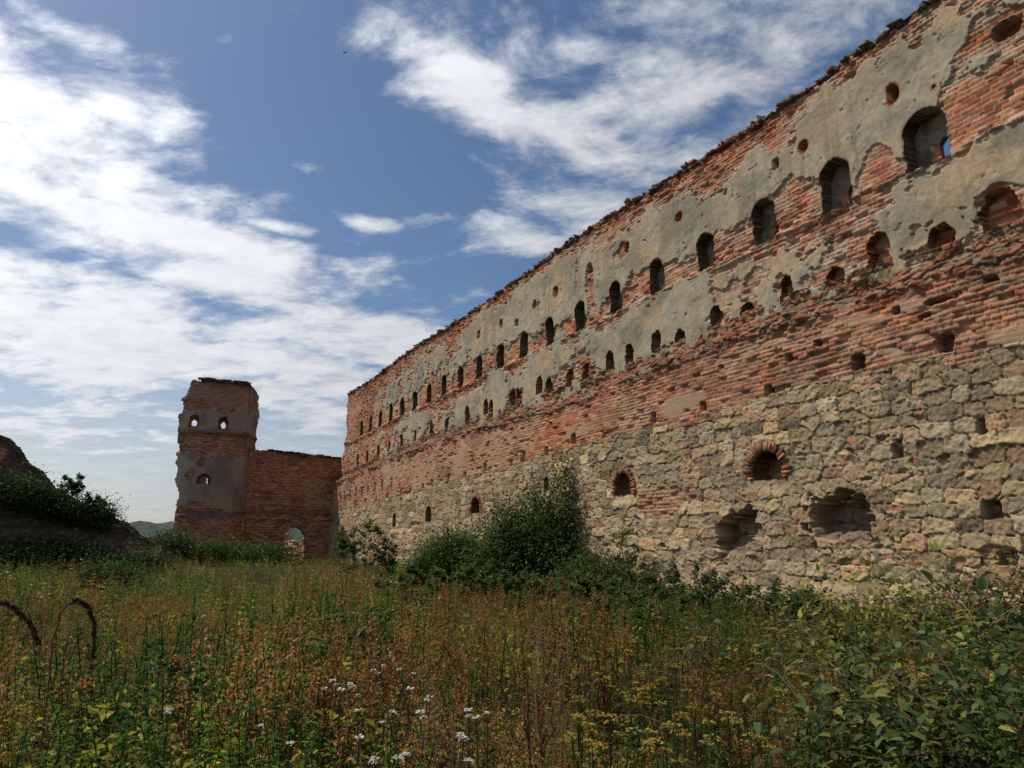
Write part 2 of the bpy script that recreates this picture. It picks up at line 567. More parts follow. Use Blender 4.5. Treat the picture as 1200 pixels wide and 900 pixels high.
# holes in the plaster: s, z, width, height
HOLES_PX = [(1047, 110, .30, .42), (943, 172, .26, .3), (910, 192, .22, .32), (797, 255, .32, .3), (735, 289, .36, .32), (692, 314, .34, .36),
            (652, 342, .36, .42), (1178, 34, .5, .42), (930, 180, .08, .08), (1095, 103, .06, .05), (627, 357, .3, .36), (606, 378, .3, .34), (588, 379, .3, .36), (562, 392, .3, .34), (983, 80, .1, .08)]
PUTLOG = [(8.43, 5.40, .34, .38), (10.29, 5.43, .36, .34), (12.83, 5.28, .26, .26), (15.17, 5.26, .22, .28), (17.33, 5.25, .26, .34), (19.94, 5.04, .22, .26),
          (21.84, 5.19, .26, .34), (23.77, 4.95, .26, .3), (25.6, 4.87, .36, .5), (26.64, 4.8, .3, .3), (29.18, 4.82, .3, .36), (31.41, 4.66, .3, .3), (33.38, 4.66, .28, .28),
          (35.57, 4.63, .28, .28), (36.8, 4.5, .28, .28), (38.81, 4.46, .3, .3), (40.4, 4.41, .3, .36), (43, 4.35, .3, .3), (45.2, 4.3, .3, .3), (47.5, 4.25, .3, .3), (50, 4.2, .3, .3),
          (8.75, 6.02, .24, .12), (8.5, 6.25, .8, .13), (9.3, 6.3, .16, .13), (12.1, 5.95, .22, .16), (11.3, 6.1, .18, .13), (14.4, 6.2, .18, .14), (7.4, 6.35, .3, .14)]
LOOPS = [(px, py) for px, py in [(459, 566), (448, 569), (439, 571), (431, 574), (424, 576), (417, 577), (410, 580), (404, 581), (399, 582)]]


def unproject(px, py, D):
    r = pix(px, py)
    t = -D / (WNRM @ r)
    p = r * t
    return float(p @ WD), float(p[2] + EYE)


fort = empty('fortress_wall', tuple(FOOT + WD * 30) , 'long high ruined fortress wall of stone, red brick and peeling plaster with rows of loopholes', 'fortress wall')
ORI = FOOT - (FOOT + WD * 30)          # part coordinates are relative to the wall's own origin


def build_upper_wall():
    s = s_steps(-1.5, 57.3)
    z = np.arange(6.6, 13.35, .021)
    S, Z = np.meshgrid(s, z)
    zt = top_z(S); za = arch_z(S); zl = ledge_z(S)
    a = Z - za
    er = np.clip(.35 + .35 * fbm(S * .4, Z * .6, 61, 3) + .5 * sstep(1.0, .25, zt - Z) + .45 * np.exp(-((a + .72) / .22) ** 2) + .35 * sstep(.5, .0, Z - zl), 0, 1)
    dep, col = brick_surface(S, Z, 100, er, tan=-.22)
    # rough sill course under the arches
    dep = dep + .07 * np.exp(-((a + .66 + .06 * fbm(S * .8, S * 0, 64, 2)) / .13) ** 2) * (1 + .8 * fbm(S * 2.5, Z * 8, 62, 3)) - .05 * sstep(-.8, -1.0, a) * 0
    # plaster fields with torn edges
    nz = fbm(S * .75, Z * .9, 71, 5)
    nzf = fbm(S * 2.6, Z * 2.6, 72, 4)
    nzh = fbm(S * 7, Z * 8, 73, 4, .65)
    low = .02 + np.interp(s, [-2, 4, 7.2, 8.1, 8.3, 9.2, 9.6, 9.9, 10.3, 11.3, 12, 12.6, 14, 58], [1.5, 1.5, 1.15, .85, -.1, .0, .62, .35, -.1, .1, .75, .2, .1, .1])[None, :]
    upl = np.interp(s, [-2, 6.5, 8, 11, 14, 17, 20, 26, 40, 58], [.7, .7, .8, 1.0, 1.25, 1.15, .8, .7, .9, 1.4])[None, :] + .28 * fbm(S * .9, S * 0, 68, 4)
    farp = sstep(20, 40, S)
    p1 = np.minimum((a - low) * (1 - .25 * farp), zt - upl - Z)
    p1 = np.minimum(p1, .40) + .36 * nz + .30 * nzf + .10 * nzh - .46 * farp + .05
    p1 = p1 - .6 * sstep(45, 50, S)
    p2 = np.minimum(-a - .95, (Z - zl) * 1.2 - .0)
    p2 = np.minimum(p2, .30) + .62 * fbm(S * .55 + 3, Z * .9, 74, 5) + .30 * nzf + .10 * nzh - .06 - .25 * sstep(8.6, 7.4, S) - .1 * sstep(33, 45, S) - .5 * sstep(47, 50, S)
    P = np.maximum(p1, p2)
    # plaster has come off round the lower niches
    for k, (s0, z0) in enumerate(ROW2):
        P = P - .5 * np.exp(-((S - s0 - .1 * ((k * 7) % 5 - 2) / 2) / (.3 + .12 * ((k * 5) % 4))) ** 2 - ((Z - z0 - .05) / .42) ** 2) * (.35 + .65 * hsh(k, 3, 9))
    for s0, z0, w, h in ((unproject(1165, 36, PLANE) + (1.2, .6)), (unproject(728, 297, PLANE) + (.9, .5)), (unproject(692, 335, PLANE) + (.5, 1.3)), (unproject(676, 325, PLANE) + (.25, 1.3)), (unproject(905, 60, PLANE) + (0.01, .01))):
        P = P - .9 * np.exp(-(((S - s0) / (w * .6)) ** 2 + ((Z - z0) / (h * .6)) ** 2) ** 1.5)
    plast = P > 0
    thickp = .034 * sstep(0, .035, P) * (.35 + .65 * sstep(-.4, .3, fbm(S * .9, Z * .9, 70, 3)))
    pd = .012 * fbm(S * 1.3, Z * 1.3, 75, 4) + .004 * fbm(S * 12, Z * 12, 76, 2)
    pc = np.broadcast_to(np.array([.35, .31, .225]), S.shape + (3,))
    pc = mixc(pc, (.44, .325, .19), .75 * sstep(.0, .7, fbm(S * .5, Z * .8, 77, 4)))
    pc = mixc(pc, (.235, .215, .16), sstep(-.05, .6, fbm(S * .9 + 7, Z * 1.1, 78, 5)) * .85)
    pc = pc * (1 + .20 * fbm(S * 5, Z * 6, 65, 5, .7))[..., None]
    run = sstep(.15, .8, fbm(S * 5.5, Z * .35, 66, 3)) * sstep(-.2, .5, fbm(S * .4, Z * .6, 67, 3))
    pc = mixc(pc, (.19, .155, .11), run * .5)
    pc = mixc(pc, (.43, .30, .19), (sstep(zt - 1.0, zt - .5, Z) * .5 + sstep(.25, .0, np.abs(zt - upl - .5 - Z) - .3) * sstep(.1, .7, fbm(S * .35, Z * .2, 80, 3)) * .5))
    pock = sstep(.80, .92, fbm(S * 4.5, Z * 5.5, 82, 4))
    crack = sstep(.035, .0, np.abs(fbm(S * .8, Z * .9, 83, 5))) * sstep(.1, .5, fbm(S * .3, Z * .4, 84, 2))
    pd = pd - .022 * pock - .03 * crack
    pc = mixc(pc, (.21, .17, .12), np.clip(pock * .5 + crack * .6, 0, .8))
    streak = sstep(.25, .9, fbm(S * 3.2, Z * .18, 79, 3))
    pc = mixc(pc, (.31, .22, .14), streak * .5)
    # broken rim shows pale mortar skim on the bricks next to the plaster
    skim = sstep(-.42, -.02, P + .25 * fbm(S * 3.5, Z * 3.5, 81, 3)) * (~plast)
    col = mixc(col, (.46, .37, .265), skim * .70)
    dep = np.where(plast, np.maximum(.018 + pd + thickp, -1), dep - .012)
    col = np.where(plast[..., None], pc, col)
    # top courses lose bricks
    # small holes
    for k, (px, py, w, h) in enumerate(HOLES_PX):
        s0, z0 = unproject(px, py, PLANE)
        d = blob_dist(S, Z, s0, z0, w, h, .035, 200 + k)
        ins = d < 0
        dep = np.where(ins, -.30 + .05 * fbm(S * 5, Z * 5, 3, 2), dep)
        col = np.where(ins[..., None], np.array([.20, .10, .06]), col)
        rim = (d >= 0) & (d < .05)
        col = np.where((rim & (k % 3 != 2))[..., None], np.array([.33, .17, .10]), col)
    keep = np.ones(S.shape, bool)
    rag = .10 * fbm(S * 1.3, S * 0, 85, 3) + .12 * (hsh(np.floor(S / .31), S * 0, 86) - .5) + .07 * (hsh(np.floor(S / .12), S * 0, 87) - .5)
    keep &= Z < zt - .12 + rag
    keep &= S < 55.5 + .35 * sstep(9.3, 7.5, Z) + 1.0 * sstep(8.5, 7.6, Z) + .22 * (hsh(np.floor(Z / .25), Z * 0, 88) - .5) + .18 * fbm(Z * 1.5, Z * 0, 89, 2)
    for k, s0 in enumerate(ARCH_S):
        w = (.92, .82, .76)[k] if k < 3 else .68
        h = (1.27, 1.22, 1.17)[k] if k < 3 else 1.08
        d = arch_dist(S, Z, s0, float(arch_z(s0)) - .05, w, h, .022, 300 + k)
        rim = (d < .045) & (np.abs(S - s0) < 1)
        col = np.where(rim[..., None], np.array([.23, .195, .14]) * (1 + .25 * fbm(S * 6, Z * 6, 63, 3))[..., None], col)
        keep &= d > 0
    for k, (s0, z0) in enumerate(ROW2):
        w, h = ROW2_SIZE.get(k, (.46, .62 + .25 * (k % 2)))
        d = arch_dist(S, Z, s0, z0, w, h, .032, 340 + k, 1.0)
        keep &= d > 0
    kc = cells(keep.astype(float)) > .6
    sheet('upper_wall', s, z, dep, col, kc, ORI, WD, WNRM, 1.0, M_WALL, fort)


build_upper_wall()


def niche_back(name, s0, z0, w, h, depth, seed, brick, slit=None, plane=0.0, parent=None):
    """the masonry that closes an opening some way in, with an optional slit through it"""
    st = .03 if s0 < 22 else .06
    s = np.arange(s0 - w / 2 - .12, s0 + w / 2 + .12 + st, st)
    z = np.arange(z0 - h / 2 - .12, z0 + h / 2 + .12 + st, st)
    S, Z = np.meshgrid(s, z)
    if brick:
        dep, col = brick_surface(S, Z, seed, np.full(S.shape, .6), tan=-.4)
        col = col * .95
    else:
        dep = .05 * fbm(S * 3, Z * 3, seed, 5) - .04 * sstep(.3, .6, fbm(S * 6, Z * 6, seed + 2, 3))
        col = mixc(np.broadcast_to(np.array([.24, .205, .145]), S.shape + (3,)), (.13, .10, .07), sstep(-.3, .5, fbm(S * 3, Z * 2, seed + 1, 3)))
        b2, c2 = brick_surface(S, Z, seed + 5, np.full(S.shape, .5))
        low = (Z < z0 - h * .02 + .22 * fbm(S * 4, Z * 4, seed + 3, 3)) & (S < s0 + .16)
        dep = np.where(low, b2 - .03, dep); col = np.where(low[..., None], c2, col)
    keep = np.ones(S.shape, bool)
    if slit:
        ds, dz, sw, sh = slit
        keep &= arch_dist(S, Z, s0 + ds, z0 + dz, sw, sh, .03, seed + 9, 1.0) > 0
    return sheet(name, s, z, dep - depth, col, cells(keep.astype(float)) > .6, ORI + WNRM * plane, WD, WNRM, depth + .16, M_BRICK if brick else M_WALL, parent or fort)


for k, s0 in enumerate(ARCH_S):
    w = (.92, .82, .76)[k] if k < 3 else .68
    h = (1.27, 1.22, 1.17)[k] if k < 3 else 1.08
    niche_back('arched_window', s0, float(arch_z(s0)) - .05, w, h, .36, 400 + k * 3, False, (-.16, -.26, .24, .52))
for k, (s0, z0) in enumerate(ROW2):
    w, h = ROW2_SIZE.get(k, (.46, .62 + .25 * (k % 2)))
    niche_back('wall_niche', s0, z0, w, h, .24, 500 + k * 3, True)

LOWER_OFF = .5                       # the lower wall stands this far in front of the upper one
STONE_ARCH = [(899, 545, .98, .68), (731, 567, .92, .68), (558, 592, 1.0, .66), (502, 602, .85, .75), (462, 609, .6, .75), (640, 567, .35, .5)]
CAVITY = [(868, 627, 1.4, 1.15, .6), (987, 608, 1.5, 1.0, .65), (1165, 598, .34, .36, .3), (1151, 499, .16, .34, .25), (1054, 527, .22, .42, .2), (1033, 518, .2, .16, .2),
          (1180, 655, .34, .24, .25), (860, 673, .4, .2, .25)]


def build_brick_band():
    s = s_steps(-1.5, 57.6)
    z = np.arange(3.7, 7.75, .021)
    S, Z = np.meshgrid(s, z)
    zl, zs = ledge_z(S), stone_z(S)
    up = Z - (zl - .55)                                    # height above where the ledge starts to crumble
    er = np.clip(.30 + .35 * fbm(S * .5, Z * .8, 91, 3) + .75 * sstep(-.25, .25, up) + .3 * sstep(.4, .0, Z - zs) * 0, 0, 1)
    dep, col = brick_surface(S, Z, 130, er, tan=.18 + .18 * sstep(20, 45, S) - .5 * sstep(-.4, .1, up))
    # smeared skim of mortar over parts of the band
    sk = fbm(S * .6, Z * 1.1, 93, 5) + .35 * sstep(.9, .3, Z - zs) * sstep(10.5, 9, S) - .35 * sstep(-.5, .1, up)
    skm = sstep(.30, .55, sk)
    dep = dep * (1 - .75 * skm) + skm * .012
    col = mixc(col, (.385, .27, .17), skm * .8)
    # crumbled ledge of loose rubble and earth
    g, i2, j2, lx, ly = voro(S + .1 * fbm(S * 2, Z * 2, 95, 2), Z + .06 * fbm(S * 2, Z * 3, 96, 2), 97, .22, .12, 2.2, .9, .8)
    rr = hsh(i2, j2, 98)
    rub = sstep(-.15, .12, up + .18 * fbm(S * 1.2, Z * 1.2, 99, 4))
    rdep = sstep(0, .2, g) * .07 + (rr - .5) * .14 + .05 * fbm(S * 5, Z * 6, 94, 3)
    rc = np.where((rr > .55)[..., None], np.array([.30, .13, .075]), np.array([.24, .17, .11])) * (.65 + .6 * hsh(i2, j2, 92))[..., None]
    rc = mixc(rc, (.12, .09, .055), sstep(.0, .7, fbm(S * 1.5, Z * 2, 90, 3)) * .6)
    dep = dep * (1 - rub) + rdep * rub - rub * .02
    col = col + (rc - col) * rub[..., None]
    dep = dep - (LOWER_OFF + .02) * sstep(.05, .62, up + .12 * fbm(S * .9, S * 0, 59, 3))
    for k, (s0, z0, w, h) in enumerate(PUTLOG):
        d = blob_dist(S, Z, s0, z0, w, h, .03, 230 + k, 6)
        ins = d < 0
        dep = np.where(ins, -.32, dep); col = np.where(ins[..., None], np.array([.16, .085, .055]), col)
    for k, (px, py) in enumerate(LOOPS):
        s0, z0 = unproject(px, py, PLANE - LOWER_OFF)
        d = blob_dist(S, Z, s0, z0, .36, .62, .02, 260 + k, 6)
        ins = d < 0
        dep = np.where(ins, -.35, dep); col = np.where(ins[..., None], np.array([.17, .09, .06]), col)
    keep = (Z > zs - .25) & (S < 56.7 + .2 * (hsh(np.floor(Z / .3), Z * 0, 89) - .5))
    keep &= Z < zl + .35
    sheet('brick_band', s, z, dep, col, cells(keep.astype(float)) > .6, ORI + WNRM * LOWER_OFF, WD, WNRM, .55, M_BRICK, fort)


build_brick_band()


def build_stone_base():
    s = s_steps(-1.5, 57.6)
    z = np.arange(-.4, 5.45, .023)
    S, Z = np.meshgrid(s, z)
    zs = stone_z(S)
    loose = np.clip(.36 + .40 * fbm(S * .3, Z * .5, 111, 3) + .28 * sstep(2.0, .8, Z) - .28 * sstep(1.8, .6, zs - Z) - .15 * sstep(12, 8, S), 0, 1)
    dep, col = stone_surface(S, Z, 140, loose)
    # slight batter and a broken foot
    dep = dep + .045 * np.clip(3.5 - Z, 0, 4) + .25 * sstep(1.0, .1, Z) * (1 + .6 * fbm(S * 1.1, Z * 1.1, 113, 3))
    # patches where bricks fill the stonework
    e = sstep(.62, .75, fbm(S * .5 + 3, Z * .7, 116, 4))
    bd, bc = brick_surface(S, Z, 150, np.full(S.shape, .5), tan=.3)
    dep = dep * (1 - e) + (bd + .02) * e
    col = col + (bc - col) * (e * .8)[..., None]
    for k, (px, py, w, h, dp) in enumerate(CAVITY):
        s0, z0 = unproject(px, py, PLANE - LOWER_OFF)
        d = blob_dist(S, Z, s0, z0, w, h, .20 if w > .8 else .03, 270 + k, 5)
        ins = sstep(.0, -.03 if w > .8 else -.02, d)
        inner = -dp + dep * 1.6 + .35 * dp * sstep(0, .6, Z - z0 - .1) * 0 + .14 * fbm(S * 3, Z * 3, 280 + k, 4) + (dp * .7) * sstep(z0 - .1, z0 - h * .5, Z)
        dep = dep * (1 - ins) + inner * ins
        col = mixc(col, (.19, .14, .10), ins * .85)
    top = zs + .03 * fbm(S * 1.2, S * 0, 119, 3) + .07 * (hsh(np.floor(S / .47 + .3), S * 0, 118) - .5)
    dep = dep + .015
    keep = (Z < top) & (S < 57.0 + .25 * (hsh(np.floor(Z / .35), Z * 0, 117) - .5))
    for k, (px, py, w, h) in enumerate(STONE_ARCH):
        s0, z0 = unproject(px, py, PLANE - LOWER_OFF)
        d = arch_dist(S, Z, s0, z0, w, h, .02, 320 + k)
        keep &= d > 0
        rim = sstep(.30, .12, d)
        dep = dep * (1 - rim * .8)
    sheet('stone_base', s, z, dep, col, cells(keep.astype(float)) > .6, ORI + WNRM * LOWER_OFF, WD, WNRM, .8, M_STONE, fort)
    for k, (px, py, w, h) in enumerate(STONE_ARCH):
        s0, z0 = unproject(px, py, PLANE - LOWER_OFF)
        win = niche_back('arched_window', s0, z0, w, h, .48, 600 + 3 * k, True, None, LOWER_OFF)
        if k < 3:
            ring(win, s0, z0, w, h, k)


def rough_block(cx, ax, ay, az, size, jit, rng):
    """a chipped block: cube with a middle loop, corners pulled about; returns verts, quads"""
    g = np.array([[x, y, z] for x in (-1, 0, 1) for y in (-1, 1) for z in (-1, 1)], float)
    g = g + rng.normal(0, jit, g.shape)
    V = cx + g[:, :1] * ax * size[0] / 2 + g[:, 1:2] * ay * size[1] / 2 + g[:, 2:] * az * size[2] / 2

    def id(x, y, z): return x * 4 + y * 2 + z
    Q = []
    for x in (0, 1):
        Q += [(id(x, 0, 0), id(x + 1, 0, 0), id(x + 1, 0, 1), id(x, 0, 1)), (id(x, 1, 0), id(x, 1, 1), id(x + 1, 1, 1), id(x + 1, 1, 0)),
              (id(x, 0, 0), id(x, 1, 0), id(x + 1, 1, 0), id(x + 1, 0, 0)), (id(x, 0, 1), id(x + 1, 0, 1), id(x + 1, 1, 1), id(x, 1, 1))]
    Q += [(id(0, 0, 0), id(0, 0, 1), id(0, 1, 1), id(0, 1, 0)), (id(2, 0, 0), id(2, 1, 0), id(2, 1, 1), id(2, 0, 1))]
    return V, np.array(Q)


class Bag:
    """collects pieces of one mesh"""
    def __init__(self): self.V = []; self.F = []; self.C = []; self.n = 0
    def add(self, V, F, c):
        V = np.asarray(V, float)
        self.V.append(V); self.F.append(np.asarray(F, int) + self.n); self.n += len(V)
        c = np.asarray(c, float)
        self.C.append(np.broadcast_to(c, V.shape) if c.ndim == 1 else c)
    def mesh(self, name, smooth=False):
        return mesh_np(name, np.concatenate(self.V), np.concatenate(self.F), np.concatenate(self.C), smooth)


def ring(win, s0, z0, w, h, k):
    """voussoirs of red brick round an arched window in the stone base"""
    rng = np.random.default_rng(40 + k)
    b = Bag()
    r = w / 2
    zt = z0 + h / 2 - r
    up = np.array([0, 0, 1.0])
    O = ORI + WNRM * (LOWER_OFF - .015)
    n = int(math.pi * (r + .08) / .085)
    for i in range(n):
        t = math.pi * (i + .5) / n + rng.normal(0, .012)
        if rng.random() < .08: continue
        rad = WD * math.cos(t) + up * math.sin(t)
        tan = -WD * math.sin(t) + up * math.cos(t)
        ln = (.22 if k == 0 else .14) + .05 * rng.random()
        c = O + WD * s0 + up * zt + rad * (r + .0 + ln / 2) + WNRM * rng.normal(0, .012)
        V, Q = rough_block(c, rad, tan, WNRM, (ln, (r + .08) * math.pi / n * .92, .16), .13, rng)
        b.add(V, Q, (BRICK_PAL[rng.integers(0, 6)] * .7 + np.array([.30, .22, .15]) * .3) * (.5 + .5 * rng.random()))
    for sg in (-1, 1):
        m = max(2, int((zt - z0 + h / 2) / .085))
        for i in range(m):
            ln = .10 + .10 * (i % 2) + .03 * rng.random()
            c = O + WD * (s0 + sg * (r + ln / 2)) + up * (z0 - h / 2 + .085 * (i + .5)) + WNRM * rng.normal(-.01, .012)
            V, Q = rough_block(c, WD, up, WNRM, (ln, .07, .16), .07, rng)
            b.add(V, Q, BRICK_PAL[rng.integers(0, 4)] * (.8 + .4 * rng.random()))
    link('brick_arch', b.mesh('brick_arch'), win, M_BRICK)


build_stone_base()


def build_coping():
    """loose blackened stones and bricks left along the crown of the wall"""
    rng = np.random.default_rng(5)
    b = Bag()
    up = np.array([0, 0, 1.0])
    s = -1.5
    while s < 55.6:
        ln = .10 + .22 * rng.random() ** 1.5
        for lay in range(3):
            hh = .045 + .06 * rng.random()
            z = float(top_z(s)) - .17 + lay * .06 + rng.normal(0, .03)
            if lay == 2 and rng.random() < .5: continue
            c = ORI + WD * (s + rng.normal(0, .05)) + up * z - WNRM * (rng.uniform(.14, .34) if lay < 2 else rng.uniform(.2, .5))
            yaw = rng.normal(0, .18); rl = rng.normal(0, .10)
            ax = WD * math.cos(yaw) + WNRM * math.sin(yaw) + up * rl
            ay = -WD * math.sin(yaw) + WNRM * math.cos(yaw)
            V, Q = rough_block(c, ax, ay, up, (ln, .3 + .3 * rng.random(), hh), .16, rng)
            q = rng.random()
            col = np.array([.13, .10, .075]) if q < .5 else np.array([.24, .11, .07]) if q < .82 else np.array([.27, .22, .16])
            b.add(V, Q, col * (.7 + .6 * rng.random()))
        s += ln * .8
    # bed of mortar and earth over the thickness of the wall
    ss = np.arange(-1.5, 55.6, .25)
    dd = np.array([.0, -.3, -.65, -1.0])
    S, D = np.meshgrid(ss, dd)
    Z = top_z(S) - .2 + .07 * fbm(S * 2, D * 4, 55, 3)
    V = (ORI + S[..., None] * WD + D[..., None] * WNRM + Z[..., None] * up).reshape(-1, 3)
    idx = np.arange(S.size).reshape(S.shape)
    F = np.stack([idx[:-1, :-1], idx[:-1, 1:], idx[1:, 1:], idx[1:, :-1]], -1).reshape(-1, 4)
    b.add(V, F, np.array([.11, .085, .06]))
    link('coping', b.mesh('coping'), fort, M_STONE)


build_coping()

# ------------------------------------------------------------------ tower and the wall that joins it
END = FOOT + WD * 56.6 + WNRM * .2                           # where the cross wall meets the long wall
CDIR = WNRM                                                  # the cross wall runs out from the long wall
CNRM = -WD                                                   # and faces the viewer


def local_uv(px, py, off=0.0):
    """distance along the cross wall (from END) and height of a pixel, on the plane off metres in front of it"""
    o = END + CNRM * off
    r = pix(px, py)
    e = np.array([0, 0, EYE])
    t = ((o - e) @ CNRM) / (r @ CNRM)
    p = e + r * t
    return float((p - o) @ CDIR), float(p[2])


def build_cross_wall():
    root = empty('cross_wall', END + CDIR * 3, 'shaded lower red brick wall joining the tower to the end of the long wall', 'brick wall')
    org = END - (END + CDIR * 3)
    s = np.arange(-.4, 6.6, .05); z = np.arange(0.2, 9.4, .04)
    S, Z = np.meshgrid(s, z)
    er = np.clip(.35 + .4 * fbm(S * .5, Z * .6, 171, 3), 0, 1)
    dep, col = brick_surface(S, Z, 170, er, tan=-.35)
    zb = local_uv(340, 600)[1]
    dep = dep + .10 * sstep(zb + .1, zb - .05, Z)
    col = mixc(col, (.12, .08, .06), np.exp(-((Z - zb) / .18) ** 2) * .7)
    col = mixc(col, (.10, .075, .06), sstep(8.05, 8.3, Z) * .8)
    t0 = local_uv(398, 537)[1]; t1 = local_uv(303, 527)[1]
    topz = t0 + (t1 - t0) * (S - 0) / 5.2 + .08 * fbm(S * 1.5, S * 0, 173, 3) + .08 * (hsh(np.floor(S / .4), S * 0, 174) - .5)
    keep = Z < topz
    gs, gz = local_uv(345, 636)
    gw, gh = 1.45, 2.1
    keep &= arch_dist(S, Z, gs, gz - .2, gw, gh + .5, .05, 175) > 0
    sheet('masonry', s, z, dep, col * .9, cells(keep.astype(float)) > .6, org, CDIR, CNRM, .9, M_BRICK, root, True)
    b = Bag(); rng = np.random.default_rng(8)
    for k in range(46):
        ss = rng.uniform(-.1, 5.6)
        zz = t0 + (t1 - t0) * ss / 5.2 + rng.normal(.0, .04)
        V, Q = rough_block(org + CDIR * ss - CNRM * rng.uniform(-.02, .7) + np.array([0, 0, zz]), CDIR, CNRM, np.array([0, 0, 1.]), (.3 + .4 * rng.random(), .45, .14), .14, rng)
        b.add(V, Q, np.array([.09, .07, .055]) * (.7 + .6 * rng.random()))
    link('coping', b.mesh('coping'), root, M_STONE)
    # fallen masonry lying beyond the gateway
    hp = empty('rubble_heap', END + CDIR * gs - CNRM * 4.2, 'pale heap of fallen stones seen through the arched gateway', 'rubble')
    hb = Bag()
    for k in range(170):
        a = rng.uniform(0, 6.28); r = 2.2 * math.sqrt(rng.random())
        zz = max(0, 1.9 - r * .85) * rng.random() ** .4 + .62
        ax = np.array([math.cos(a), math.sin(a), rng.normal(0, .3)])
        V, Q = rough_block(np.array([r * math.cos(a), r * math.sin(a), zz]), ax, np.array([-ax[1], ax[0], 0]), np.array([0, 0, 1.]), rng.uniform(.25, .6, 3) * np.array([1, .8, .6]), .15, rng)
        hb.add(V, Q, STONE_PAL[rng.integers(0, 7)] * 1.15)
    link('fallen_stone', hb.mesh('fallen_stone'), hp, M_STONE)


build_cross_wall()


